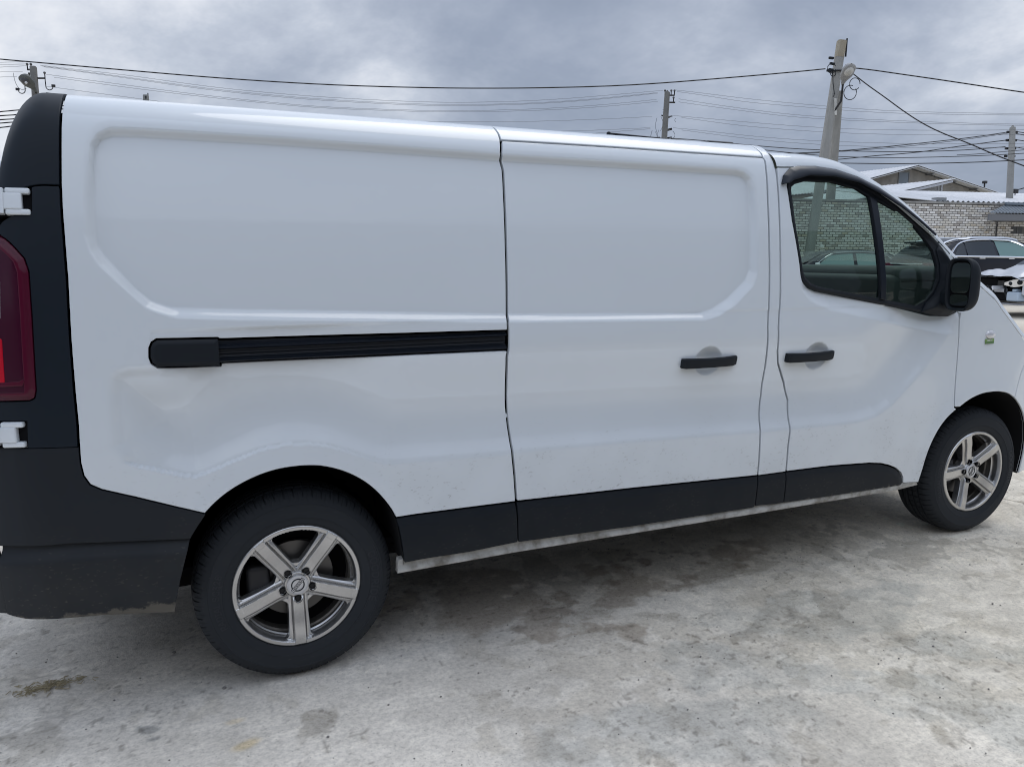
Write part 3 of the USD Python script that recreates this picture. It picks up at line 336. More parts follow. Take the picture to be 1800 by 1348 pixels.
obj('rail_cap', panel(rc.buffer(-.0015), fside(dfun=None, extra=lambda S: .006 * sstep(dist(rc.exterior, S) / .012)), h=.005), TRIM, quarter)
# sliding door
sb_low = sb_[sb_[:, 1] > .50]
body_s = poly(np.vstack([slide[slide[:, 1] > .547], ct(.806, 1.977), sb_low[::-1], A['door_top'][::-1][1:-1]]))
sliding = obj('sliding_door', panel(body_s.buffer(-.0066), fside(), h=.0055), PAINT, van, smooth=62)
cl2 = poly(np.vstack([slide[slide[:, 1] < .56], cb(.821, 1.975), sb_[sb_[:, 1] < .515][::-1], ct(.806, 1.977)[::-1]])).buffer(0)
obj('cladding', panel(cl2.buffer(-G2), fside(extra=clad_ex(ctop))), CLAD, sliding)
# narrow pillar between the doors
sdu = np.array([[2.074, TOPU]] + sdo.tolist())
body_p = poly(np.vstack([[[2.028, TOPU], [2.031, 1.917]], sb_low, ct(1.97, 2.14), sdo[sdo[:, 1] > .50][::-1], [[2.080, TOPU]]]))
pillar = obj('door_pillar', panel(body_p.buffer(-.0055), fside()), PAINT, van)
cl3 = poly(np.vstack([sb_[sb_[:, 1] < .515], cb(1.98, 2.141), sdo[sdo[:, 1] < .515][::-1], ct(1.97, 2.14)[::-1]])).buffer(0)
obj('cladding', panel(cl3.buffer(-G2), fside(extra=clad_ex(ctop))), CLAD, pillar)
rr = poly(np.vstack([[[.8048, TOPU], [.8047, 1.925]], A['door_top'] + [0, .0022], [[2.031, 1.917], [2.028, TOPU]]]))
obj('roof_side', panel(rr.buffer(-.0035), fside(), skirt=.01), PAINT, van)
# cab: front edge line, rolled over into roof, screen pillar and wing top
SIL = A['sil']; tt = np.concatenate([[0], np.cumsum(np.linalg.norm(np.diff(SIL, axis=0), axis=1))]); ts = np.linspace(0, tt[-1], 140)
SIL = np.stack([PchipInterpolator(tt, SIL[:, k])(ts) for k in (0, 1)], -1)
from scipy.ndimage import gaussian_filter1d
SIL = gaussian_filter1d(SIL, 2.0, axis=0, mode='nearest')
rad = np.interp(SIL[:, 0], [2.07, 2.3, 2.55, 2.9, 3.2, 3.5, 3.9], [.088, .082, .060, .042, .036, .045, .05])
tn = np.gradient(SIL, axis=0); tn /= np.linalg.norm(tn, axis=1, keepdims=True); out2 = np.stack([-tn[:, 1], tn[:, 0]], -1)   # up and forward
EDGE = SIL - out2 * (rad * (.97 - .27 * np.clip(out2[:, 1], 0, 1) * sstep((2.75 - SIL[:, 0]) / .5)))[:, None]
EDGE[0] = [2.0768, EDGE[0, 1]]
fe = EDGE[EDGE[:, 0] < 3.155]
sf = A['seam_fender']; cf = A['crease_f']
arf = ARF; ia = int(np.argmin(np.hypot(*(ARF - A['arch_front'][5]).T))); ibm = int(np.argmin(np.hypot(*(ARF - A['seam_bumper_f'][0]).T)))
door_lo = np.vstack([ct(2.13, 2.92), [[2.914, .3549], [2.93, .3535], [3.0194, .3480]]])
ftop = EDGE[(EDGE[:, 0] > 3.155)]
door = poly(np.vstack([sdo[(sdo[:, 1] > .505)], door_lo, arf[:ia + 1], sf[::-1], [[3.198, 1.215], [3.165, fe[-1, 1]]], fe[::-1]]))
win = poly(A['win_out'])
fdoor = obj('front_door', panel(door.difference(win.buffer(-.006)).buffer(-.0068), fside(cab=True), h=.0065), PAINT, van, smooth=62)
cl4 = poly(np.vstack([sdo[sdo[:, 1] < .515], cb(2.15, 2.92), ctop[ctop[:, 0] > 2.13][::-1]])).buffer(0)
obj('cladding', panel(cl4.buffer(-G2), fside(cab=True, extra=clad_ex(ctop))), CLAD, fdoor)
bs = A['seam_bumper_f']
fend = poly(np.vstack([sf, arf[ia + 1:ibm + 1], bs[1:], [[4.02, .985]], ftop[::-1], [[3.20, 1.215]]])).buffer(0)
fender = obj('front_fender', panel(fend.buffer(-G2), fside(cab=True), h=.008), PAINT, van, smooth=62)
fb = poly(np.vstack([arf[ibm:], [[3.90, .285], [4.25, .285], [4.25, .985], [4.02, .985]], bs[::-1][:-1]])).buffer(0)
obj('front_bumper', panel(fb.buffer(-G2), fside(cab=True)), PAINT, van)
# the roll
fE = fside(cab=True); P0 = fE(EDGE); e = 1e-3
Nn = np.cross(fE(EDGE + [e, 0]) - P0, fE(EDGE + [0, e]) - P0); Nn /= np.linalg.norm(Nn, axis=1, keepdims=True)
Bn = (fE(EDGE + out2 * e) - P0) / e; Bn -= (Bn * Nn).sum(1, keepdims=True) * Nn; Bn /= np.linalg.norm(Bn, axis=1, keepdims=True)
angs = np.linspace(0, math.radians(84), 12)
ROLL = np.stack([P0 + Bn * (rad * math.sin(a))[:, None] - Nn * (rad * (1 - math.cos(a)))[:, None] for a in angs], 1)
i1 = int(np.argmin(abs(EDGE[:, 0] - 3.155)))
pil = obj('screen_pillar', grid(ROLL[:i1 + 1]), PAINT, van, smooth=True)
obj('wing_top', grid(ROLL[i1:]), PAINT, van, smooth=True)
END = ROLL[:, -1]
MIR = np.array([1, -1, 1.])
obj('screen_pillar', grid(ROLL[:i1 + 1] * MIR, True), PAINT, van, smooth=True); obj('wing_top', grid(ROLL[i1:] * MIR, True), PAINT, van, smooth=True)
def loft(i0, i1, m=17, bow=.06, lift=0.0, k0=0.0, k1=1.0):
    a = END[i0:i1]; b = a * MIR; d = np.gradient(END, axis=0)[i0:i1]; nrm = np.stack([-d[:, 2], np.zeros(len(d)), d[:, 0]], -1); nrm /= np.linalg.norm(nrm, axis=1, keepdims=True)
    k = np.linspace(k0, k1, m); w = (4 * k * (1 - k))
    return a[:, None] * (1 - k)[None, :, None] + b[:, None] * k[None, :, None] + nrm[:, None] * (bow * w)[None, :, None]
ih, ib = int(np.argmin(abs(EDGE[:, 0] - 2.42))), int(np.argmin(abs(EDGE[:, 0] - 3.36)))
x0r = -.60
sgr = np.linspace(x0r, 2.078, 60); ugr = np.linspace(TOPU - .004, 2.746, 12)
SS, UU = np.meshgrid(sgr, ugr, indexing='ij'); RP = side(SS.ravel(), UU.ravel()).reshape(60, 12, 3)
obj('roof', [grid(RP), grid(RP * MIR, True), grid(loft(0, ih + 1, bow=.02))], PAINT, van, smooth=40)
ws = obj('windscreen', grid(loft(ih, ib + 1, bow=.10)), WSGLASS, van, smooth=True)
obj('bonnet', grid(loft(ib, len(EDGE), m=25, bow=-.02, k0=.16, k1=.84)), PAINT, van, smooth=True)
lampshape = loft(ib + 8, len(EDGE), m=5, bow=.0, k0=0.0, k1=.16)
lampshape[:, 1:4, 2] += .012; lampshape[:, 4, 2] -= .0
obj('headlight', grid(lampshape), plain('headlight_lens', (.05, .053, .06), .08, coat=1.0), van, smooth=True); obj('headlight', grid(lampshape * MIR, True), '/World/Looks/headlight_lens', van, smooth=True)
obj('windscreen_cowl', [grid(loft(ib, ib + 9, m=5, bow=0, k0=0, k1=.16)), grid(loft(ib, ib + 9, m=5, bow=0, k0=.84, k1=1))], TRIM, van, smooth=True)
# rear corner: dark plastic
SPL = np.array([[-1.0, 1.670], [-.76, 1.669], [-.6786, 1.6648], [-.6086, 1.6637]])
up = poly(np.vstack([SPL, sr[sr[:, 1] > 1.664][::-1], [[sr[0, 0] + .008, TOPU], [-1.0, TOPU]]]))
obj('upper_corner_panel', panel(up.buffer(-G2), fside(.002), h=.010), CORNER, van)
BT = np.array([[-1.02, .922], [-.8426, .9185], [-.6185, .9055]])
lamp = poly(np.vstack([[[-.95, 1.535]], A['lamp'], [[-.95, 1.056]]])).buffer(-.006).buffer(.006)
hg1 = poly([[-.92, 1.684], [-.681, 1.668], [-.6845, 1.5955], [-.92, 1.612]]); hg2 = poly([[-.95, .998], [-.7430, .9935], [-.748, .9180], [-.95, .918]])
lc = poly(np.vstack([BT, sr[(sr[:, 1] < 1.664) & (sr[:, 1] > .906)][::-1], SPL[::-1]]))
low_c = obj('lower_corner_panel', panel(lc.difference(lamp.buffer(.003)).difference(hg1).difference(hg2).buffer(-G2), fside(.002), h=.010), CORNER, van)
obj('corner_backing', panel(poly([[-.93, .93], [-.63, .93], [-.63, 1.86], [-.80, 1.86], [-.93, 1.66]]), fside(-.035, dfun=None), h=.04, skirt=0), GAP, van)
tl = obj('tail_lamp', panel(lamp.buffer(-.022), fside(.0125, dfun=None), h=.010), REDD, van)
obj('lens_rim', panel(lamp.difference(lamp.buffer(-.021)), fside(.003, dfun=None, extra=lambda S: .010 * sstep(dist(lamp.exterior, S) / .014)), h=.006), REDR, tl)
lr = poly(np.vstack([[[-.86, 1.26]], A['lamp_red'], [[-.86, 1.097]]])).buffer(-.004).buffer(.004)
obj('stop_light', panel(lr, fside(.014, dfun=None), h=.010, skirt=.006), RED, tl)
obj('reversing_light', panel(poly([[-.86, 1.402], [-.772, 1.396], [-.7795, 1.290], [-.86, 1.282]]).buffer(-.004).buffer(.004), fside(.0145, dfun=None), h=.01, skirt=.006), CLEARL, tl)
obj('reflector_strip', panel(poly([[-.83, 1.100], [-.742, 1.1035], [-.7385, 1.112], [-.745, 1.1075], [-.83, 1.105]]).buffer(.003), fside(.0145, dfun=None), h=.006, skirt=.004), REDR, tl)
for k, (s0, u0, wd, ht) in enumerate([(-.681, 1.6315, .14, .071), (-.7455, .9560, .14, .069)]):
    P, R = frame(s0 - .032, u0, level=True)
    hp = obj('door_hinge', move(rbox(-wd, .008, -ht * .34, ht * .34, -.012, .011, .005), P, R), PAINT, van)
    for sg in (-1, 1): obj('hinge_knuckle', move(rbox(-.034, .028, sg * ht * .425 - .0085, sg * ht * .425 + .0085, -.012, .009, .005), P, R), PAINT, hp)
    obj('hinge_bar', move(rbox(-.052, -.036, -ht * .52, ht * .52, -.012, .014, .003) if k == 0 else rbox(-.12, -.040, -ht * .46, ht * .46, -.012, .017, .005), P, R), PAINT, hp)
    obj('hinge_pocket', move(bx(-.16, .034, -ht * .56, ht * .56, -.02, -.006), P, R), GAP, hp)
bmp_t = np.vstack([BT, [sr[i] for i in range(len(sr)) if sr[i, 1] < .905]])
bl = A['bump_line']; bl = np.vstack([[[-1.02, .612]], bl]); ab = A['arch_rear_bump']
bu = poly(np.vstack([bmp_t, ab[1:3], bl[::-1]])).buffer(0)
bumper = obj('rear_bumper', panel(bu.buffer(-.0012), fside(.002), h=.010), PLAST, van)
bb = A['bump_bot']
bd = poly(np.vstack([bl, ab[3:], bb[:4], [[-.848, .41], [-.862, .62]]])).buffer(0)
bev = lambda S: -.008 + .026 * sstep((.612 - .034 * sstep((S[:, 0] + .75) / .5) - S[:, 1]) / .050) - .010 * sstep((.40 - S[:, 1]) / .06)
obj('bumper_skirt', panel(bd.buffer(-.0008), fside(dfun=None, extra=bev), h=.008), PLAST, bumper)
bc = poly([[-1.05, .60], [-.866, .60], [-.852, .405], [-1.05, .40]])
obj('bumper_centre', panel(bc.buffer(-.002), fside(.012, dfun=None), h=.012), PLAST, bumper)
# sill
Ls = np.vstack([[.3455, .3800], cb(.4, 2.92), [2.93, .3545], [3.0, .352]]); 
sill = poly(np.vstack([[[.352, .384]], cb(.4, 2.92) + [0, .010], [[2.925, .357], [3.006, .352], [3.0194, .338]], A['sill_bot'][::-1][1:]])).buffer(0)
obj('sill', panel(sill, fside(-.006, dfun=None, extra=lambda S: .010 * sstep((.362 - S[:, 1]) / .012)), h=.008, skirt=.03), SILLM, van)
# ---- window
g1, g2 = poly(A['glass1']).buffer(-.01).buffer(.01), poly(A['glass2']).buffer(-.008).buffer(.008)
mb = poly(A['mirror_base'])
seal = win.buffer(-.0015).difference(unary([g1, g2, mb]))
wf = obj('window_frame', panel(seal, fside(-.004, cab=True, dfun=None, extra=lambda S: -.016 * sstep((S[:, 1] - 1.36) / -.12) + .004 * sstep(dist(win.exterior, S) / .008) * (1 - sstep((dist(win.exterior, S) - .014) / .006))), h=.006), RUBBER, fdoor)
obj('window_glass', panel(g1.buffer(.006), fside(-.016, cab=True, dfun=None, extra=lambda S: -.010 * sstep((S[:, 1] - 1.36) / -.12)), h=.03, skirt=0), GLASS, fdoor)
obj('quarter_glass', panel(g2.buffer(.006), fside(-.016, cab=True, dfun=None, extra=lambda S: -.010 * sstep((S[:, 1] - 1.36) / -.12)), h=.03, skirt=0), GLASS, fdoor)
dv = poly([[2.6127, 1.7352], [2.6561, 1.725], [2.6975, 1.2649], [2.6633, 1.2709]])
obj('window_divider', panel(dv.buffer(-.002), fside(-.002, cab=True, dfun=None, extra=lambda S: -.010 * sstep((S[:, 1] - 1.36) / -.12)), h=.01), GLOSSB, fdoor)
mbp = obj('mirror_mount', panel(mb.buffer(-.0015), fside(.0, cab=True, dfun=None, extra=lambda S: .028 * sstep(dist(mb.exterior, S) / .035) - .012 * sstep((S[:, 1] - 1.36) / -.12)), h=.006), TRIM, fdoor)
vs = poly(np.vstack([A['visor_out'], A['visor_in'][::-1]]) + [-.010, 0]).buffer(0); vo = LineString(A['visor_out'] + [-.010, 0]); vi = LineString(A['visor_in'] + [-.010, 0])
def vis(S):
    a, b = dist(vo, S), dist(vi, S); t = a / (a + b + 1e-9); return .005 + .024 * np.sin(np.clip(t, 0, 1) * PI * .62) ** .8
vz = obj('wind_deflector', panel(vs.buffer(-.001), fside(cab=True, dfun=None, extra=vis), h=.005, skirt=.004), GLOSSB, fdoor)
P, R = frame(2.176, 1.805, True, .014)
obj('deflector_clip', move(rbox(-.016, .016, -.006, .006, .0, .01, .003), P, R), CLEARL, vz)
# ---- handles
def handle(s0, s1, u, parent, cab):
    CUP_ON[0] = False; P, R = frame((s0 + s1) / 2, u, cab, 0); CUP_ON[0] = True; L = (s1 - s0)
    xs = np.linspace(-L / 2, L / 2, 28); secs = []
    for x in xs:
        q = abs(x) / (L / 2); o = .030 - .010 * q ** 2; hh = .0225 - .002 * (1 - q ** 2); tk = .018
        if q > .86: o -= .004 * (q - .86) / .14; hh *= 1 - .12 * (q - .86) / .14
        a = np.linspace(0, 2 * PI, 20, endpoint=False); c, sn = np.cos(a), np.sin(a)
        yy = hh * np.sign(c) * abs(c) ** .45; zz = o - tk / 2 + tk / 2 * np.sign(sn) * abs(sn) ** .6
        secs.append(np.stack([np.full(20, x), yy, zz], -1))
    G = np.array(secs); G = np.concatenate([G, G[:, :1]], 1); v, f = grid(G); n = len(v)
    v = np.vstack([v, G[0, :-1].mean(0), G[-1, :-1].mean(0)]); k = np.arange(20)
    f = np.vstack([f, np.stack([np.full(20, n), k, k + 1], -1), np.stack([np.full(20, n + 1), 27 * 21 + k + 1, 27 * 21 + k], -1)])
    parts = [(v, f)]
    for sg in (-1, 1): parts.append(rbox(sg * L * .40 - L * .09, sg * L * .40 + L * .09, -.017, .017, -.004, .020, .006))
    obj('door_handle', move(cat(parts), P, R), TRIM, parent)
handle(1.553, 1.828, 1.0337, sliding, False); handle(2.105, 2.377, 1.0283, fdoor, True)
# ---- turn signal and sticker
P, R = frame(3.468, 1.071, True, 0); dm = trimesh.creation.uv_sphere(1.0, count=[14, 24]); dm.apply_scale([.040, .0215, .012])
obj('turn_signal', move(dm, P, R), plain('lens_clear', (.55, .54, .55), .12, coat=1.0, metal=.25), fender, smooth=True)
P, R = frame(3.4625, 1.0375, True, .0035)
stk = obj('sticker', move(rbox(-.0375, .0375, -.0125, .0125, -.002, .0, .0009), P, R), plain('sticker_green', (.16, .27, .07), .4), fender)
obj('sticker_band', move(bx(-.036, .036, -.0118, -.001, -.001, .0006), P, R), plain('sticker_dark_green', (.07, .15, .05), .4), stk)
obj('sticker_lettering', move(tm(meshkit.text_mesh('ELETH', .0095, .0006, True)).apply_translation([-.0215, .0008, .0002]), P, R), plain('sticker_white', (.7, .72, .68), .4), stk)
# ---- wing mirror: shell open towards the back
def mirror():
    n, m = 40, 16; a = np.linspace(0, 2 * PI, n, endpoint=False)
    def ring(x, hw, hh, oy, oz, pw):
        c, s_ = np.cos(a), np.sin(a); return np.stack([np.full(n, x), oy + hw * np.sign(c) * abs(c) ** pw, oz + hh * np.sign(s_) * abs(s_) ** pw], -1)
    t = np.linspace(0, 1, m); R_ = [ring(.008, .060, .110, 0, 0, .5), ring(0, .066, .117, 0, 0, .5), ring(.004, .0705, .1235, 0, 0, .5)]
    for k in t[1:]: q = math.sqrt(max(0, 1 - k ** 2.6)); R_.append(ring(.004 + .082 * k, .0705 * (.12 + .88 * q), .1235 * (.2 + .8 * q), -.012 * k, -.004 * k, .55))
    G = np.array(R_); G = np.concatenate([G, G[:, :1]], 1); inner = [ring(.008, .060, .110, 0, 0, .5), ring(.022, .057, .107, 0, 0, .5)]; Gi = np.array(inner); Gi = np.concatenate([Gi, Gi[:, :1]], 1)
    cap = ring(.0, 0, 0, 0, 0, 1)
    v, f = grid(G); last = len(v) - (n + 1); v = np.vstack([v, G[-1].mean(0)]); k = np.arange(n); f = np.vstack([f, np.stack([np.full(n, len(v) - 1), last + k, last + k + 1], -1)])
    return (v, f[:, ::-1]), grid(Gi)
MO = np.array([3.010, -1.069, 1.335]); MR = trimesh.transformations.rotation_matrix(-.10, [0, 0, 1])[:3, :3]
shell, well = mirror()
wm = obj('wing_mirror', move(shell, MO, MR), TRIM, van, smooth=50)
obj('mirror_well', move(well, MO, MR), RUBBER, wm)
th = np.linspace(0, 2 * PI, 40, endpoint=False)
def mglass(z0, z1, hw, x):
    c, s_ = np.cos(th), np.sin(th); pts = np.stack([hw * np.sign(c) * abs(c) ** .45, (z0 + z1) / 2 + (z1 - z0) / 2 * np.sign(s_) * abs(s_) ** .45], -1)
    e_ = trimesh.creation.extrude_polygon(poly(pts), .004, engine='earcut'); v = np.array(e_.vertices); return np.stack([x + .004 - v[:, 2], v[:, 0], v[:, 1]], -1), np.array(e_.faces)[:, ::-1]
obj('mirror_back', move(mglass(-.108, .108, .058, .021), MO, MR), GAP, wm)
R2 = trimesh.transformations.rotation_matrix(.05, [0, 0, 1])[:3, :3]
obj('mirror_glass', move(mglass(-.040, .100, .049, .014), MO, MR @ R2), MIRROR, wm); obj('mirror_glass', move(mglass(-.099, -.046, .046, .014), MO, MR @ R2), MIRROR, wm)
obj('mirror_arm', move(rbox(.03, .085, -.03, .12, -.105, -.03, .02), MO), TRIM, wm)
# ---- roof aerial
an = np.array(D['antenna'])
ae = obj('roof_aerial', tube(np.array([[2.02, -.5, 1.985], an[1] + [0, 0, .003], an[2] + [0, 0, .018]]), np.array([.010, .009, .006]), 8), TRIM, van)
obj('aerial_base', rbox(1.965, 2.13, -.53, -.47, 1.962, 1.992, .014), TRIM, ae); obj('aerial_tip', move(trimesh.creation.icosphere(2, .010), an[2] + [0, 0, .018]), TRIM, ae)
# ---- far side, back, underside: plain closed shell behind the panels
gs, gu = np.linspace(-.85, 2.06, 60), np.linspace(.36, TOPU, 30); S_, U_ = np.meshgrid(gs, gu, indexing='ij')
SH = side(S_.ravel(), U_.ravel()).reshape(60, 30, 3)
obj('far_side_panel', [grid(SH * MIR, True), grid(RP[:1] * MIR, True) if 0 else bx(2.05, 3.95, .90, .93, .36, 1.22)], PAINT, van, smooth=40)
farw = door.difference(win).buffer(0); 
obj('far_door', [move((lambda m: (m[0] * MIR, m[1][:, ::-1]))(panel(farw.buffer(-G2), fside(cab=True, dfun=None), h=.06)))], PAINT, van)
obj('far_window_glass', [(lambda m: (m[0] * MIR, m[1][:, ::-1]))(panel(win.buffer(-.002), fside(-.01, cab=True, dfun=None), h=.06, skirt=0))], GLASS, van)
inner = poly([[-.80, .37], [-.40, .37], [-.36, .80], [.05, .83], [.42, .80], [.40, .37], [2.98, .345], [3.05, .75], [3.05, .85], [2.9, 1.05], [2.1, 1.16], [2.10, 1.885], [2.10, 2.10], [-.68, 2.10], [-.68, 1.885], [-.74, 1.6]])
liner = obj('inner_shell', panel(inner, fside(-.055, dfun=None), h=.05, skirt=0), GAP, van)
obj('rear_door', [rbox(-.985, -.93, -.78, -.005, .48, 1.86, .03), rbox(-.985, -.93, .005, .78, .48, 1.86, .03)], PAINT, van)
obj('underbody', [bx(-.90, 3.9, -.66, .66, .30, .36), bx(-.93, .9, -.80, .80, .40, .42), bx(.45, 2.9, -.88, .88, .33, .35), bx(-.55, .55, -.06, .06, .27, .39), tube([[0, -.8, .335], [0, .8, .335]], .05), tube([[3.498, -.75, .30], [3.498, .75, .30]], .035), tube([[-.9, .35, .27], [.4, .4, .28], [2.6, .3, .27]], .035), rbox(-.72, -.35, -.10, .62, .24, .36, .04)], GAP, van)
LINM = plain('liner_black', (.010, .010, .011), .85, spec=.2)
for line_, cb_, dep in ((np.vstack([ARQ[::-1], curve(A['arch_rear_bump'], 30)[1:]]), False, -.56), (ARF[::-1], True, -.56)):
    lip = fside(-.006, cb_)(line_); e_ = lip.copy(); cen = np.array([line_[:, 0].mean(), 0, .36])
    rows = []
    for q in (0, .15, .5, 1.0):
        r_ = lip.copy(); r_[:, 1] = lip[:, 1] * (1 - q) + dep * q; k = 1 + .02 * min(1, q * 4); r_[:, 0] = cen[0] + (lip[:, 0] - cen[0]) * k; r_[:, 2] = cen[2] + (lip[:, 2] - cen[2]) * k; rows.append(r_)
    v, f = grid(np.stack(rows, 1)); c0 = len(v); v = np.vstack([v, [cen[0], dep, .36]]); k = np.arange(len(line_) - 1); f2 = np.stack([np.full(len(k), c0), k * 4 + 3, (k + 1) * 4 + 3], -1)
    obj('wheel_liner', (v, np.vstack([f, f2])), LINM, van)
# ---- cab interior
dash = obj('dashboard', [rbox(2.83, 3.32, -.82, -.10, 1.02, 1.375, .03), rbox(2.90, 3.34, -.82, .82, 1.30, 1.415, .04), rbox(2.80, 3.3, -.06, .82, .95, 1.40, .05)], INTER, van)
obj('centre_console', rbox(2.74, 3.0, -.09, .24, .75, 1.36, .04), INTERD, dash); obj('air_vent', rbox(2.725, 2.75, -.05, .10, 1.24, 1.31, .01), STEELD, dash)
sw = trimesh.creation.torus(.185, .016, 40, 10); sw.apply_transform(trimesh.transformations.rotation_matrix(math.radians(62), [0, 1, 0])); sw.apply_translation([2.62, .42, 1.22]); obj('steering_wheel', sw, INTERD, van)
for yc, w_ in ((-.52, .46), (.45, .26)):
    st = obj('seat', [rbox(1.98, 2.55, yc - w_ * .55, yc + w_ * .55, .62, .86, .06), move(rbox(-.07, .07, yc - w_ * .55, yc + w_ * .55, 0, .62, .05), (2.03, 0, .82), trimesh.transformations.rotation_matrix(-.12, [0, 1, 0])[:3, :3])], FABRIC, van)
    obj('headrest', rbox(1.92, 2.02, yc - .13, yc + .13, 1.47, 1.68, .04), FABRIC, st)
obj('bulkhead', bx(1.88, 1.90, -.84, .84, .45, 1.86), INTER, van); obj('cab_floor', bx(1.9, 3.3, -.80, .80, .42, .46), INTERD, van)
obj('headlining', grid(np.stack([np.stack([np.full(9, x), np.linspace(-.74, .74, 9), np.full(9, z)], -1) for x, z in ((1.9, 1.905), (2.1, 1.905), (2.3, 1.895), (2.42, 1.875))], 0), True), plain('headlining_grey', (.30, .30, .29), .9), van)
obj('sun_visor', [move(rbox(-.10, .10, .12, .66, -.008, .008, .007), (2.50, 0, 1.80), trimesh.transformations.rotation_matrix(.55, [0, 1, 0])[:3, :3])], plain('visor_grey', (.22, .23, .23), .8), van)
obj('rear_view_mirror', rbox(2.62, 2.66, -.06, .18, 1.66, 1.73, .018), INTERD, van)
obj('door_trim', panel(poly([[2.12, .45], [2.95, .45], [3.05, .85], [3.15, 1.16], [2.20, 1.30]]), fside(-.085, cab=True, dfun=None), h=.05, skirt=0), INTERD, van)
# ---------------------------------------------------------------- wheels
def smin(a, lo, hi): return sstep((a - lo) / (hi - lo))
RL = .2215
def tyre_mesh(seg=1152):
    prof = [(.212, -.022), (.217, -.006), (.2235, .000), (.229, .002), (.236, .0045), (.2475, .0075), (.2490, .0095), (.2515, .0095), (.2530, .0085), (.265, .0095), (.280, .0085), (.2920, .0065), (.2935, .0075), (.2955, .0072), (.2970, .0052), (.305, .0015), (.3140, -.0045), (.3220, -.0110), (.3290, -.0190), (.3335, -.0270), (.3360, -.0350),
            (.3375, -.0480), (.3380, -.0560), (.3305, -.0575), (.3305, -.0645), (.3385, -.0660), (.3400, -.0900), (.3330, -.0915), (.3330, -.0985), (.3402, -.1000), (.3402, -.1220), (.3330, -.1235), (.3330, -.1305), (.3400, -.1320), (.3385, -.1560), (.3305, -.1575), (.3305, -.1645), (.3375, -.1660), (.3355, -.185), (.3290, -.200), (.310, -.214), (.26, -.218), (.215, -.20)]
    p = np.array(prof); n = len(p); th_ = np.arange(seg) * 2 * PI / seg
    r = np.repeat(p[:, :1], seg, 1); w = np.repeat(p[:, 1:], seg, 1)
    ph = (th_ * 64 / (2 * PI)) % 1.0; ph2 = (th_ * 64 / (2 * PI) + .5) % 1.0
    g1_ = (ph < .07); g2_ = (ph2 < .07)
    outer = np.array([.009 * float((.318 < a) and (-.058 < b)) * min(1, (a - .316) / .012) for a, b in prof])[:, None]
    r = r - outer * g1_[None] * .45; w = w - np.array([.0018 * float(.318 < a < .3365 and -.05 < b) for a, b in prof])[:, None] * g1_[None]
    short = np.array([.0022 * float(.309 < a < .331 and b > -.03) for a, b in prof])[:, None]; r = r - short * g2_[None]
    mid = np.array([.006 * float(-.125 < b < -.062 and a > .336) for a, b in prof])[:, None]; ph3 = (th_ * 64 / (2 * PI) + .25) % 1.0
    r = r - mid * (ph3 < .07)[None]
    v = np.stack([r * np.cos(th_), -w, r * np.sin(th_)], -1)
    v[..., 2] = np.maximum(v[..., 2], -.3375 - .0 * v[..., 0])
    v = v.reshape(-1, 3); i, j = np.meshgrid(np.arange(n - 1), np.arange(seg), indexing='ij')
    q = np.stack([i * seg + j, i * seg + (j + 1) % seg, (i + 1) * seg + (j + 1) % seg, (i + 1) * seg + j], -1).reshape(-1, 4)
    f = np.vstack([q[:, [0, 1, 2]], q[:, [0, 2, 3]]]); return v, f[:, ::-1]
TYM = tyre_mesh()
def arc_text(text, r0, hgt, a0, w):
    m = tm(meshkit.text_mesh(text, hgt, .0016, True)); v = np.array(m.vertices); fs = np.array(m.faces)
    m = trimesh.Trimesh(v, fs).subdivide_to_size(.012); v = np.array(m.vertices); fs = np.array(m.faces)
    a = math.radians(a0) - v[:, 0] / (r0 + hgt / 2); r = r0 + v[:, 1]
    return np.stack([r * np.cos(a), -(w(r) + v[:, 2] - .0006), r * np.sin(a)], -1), fs
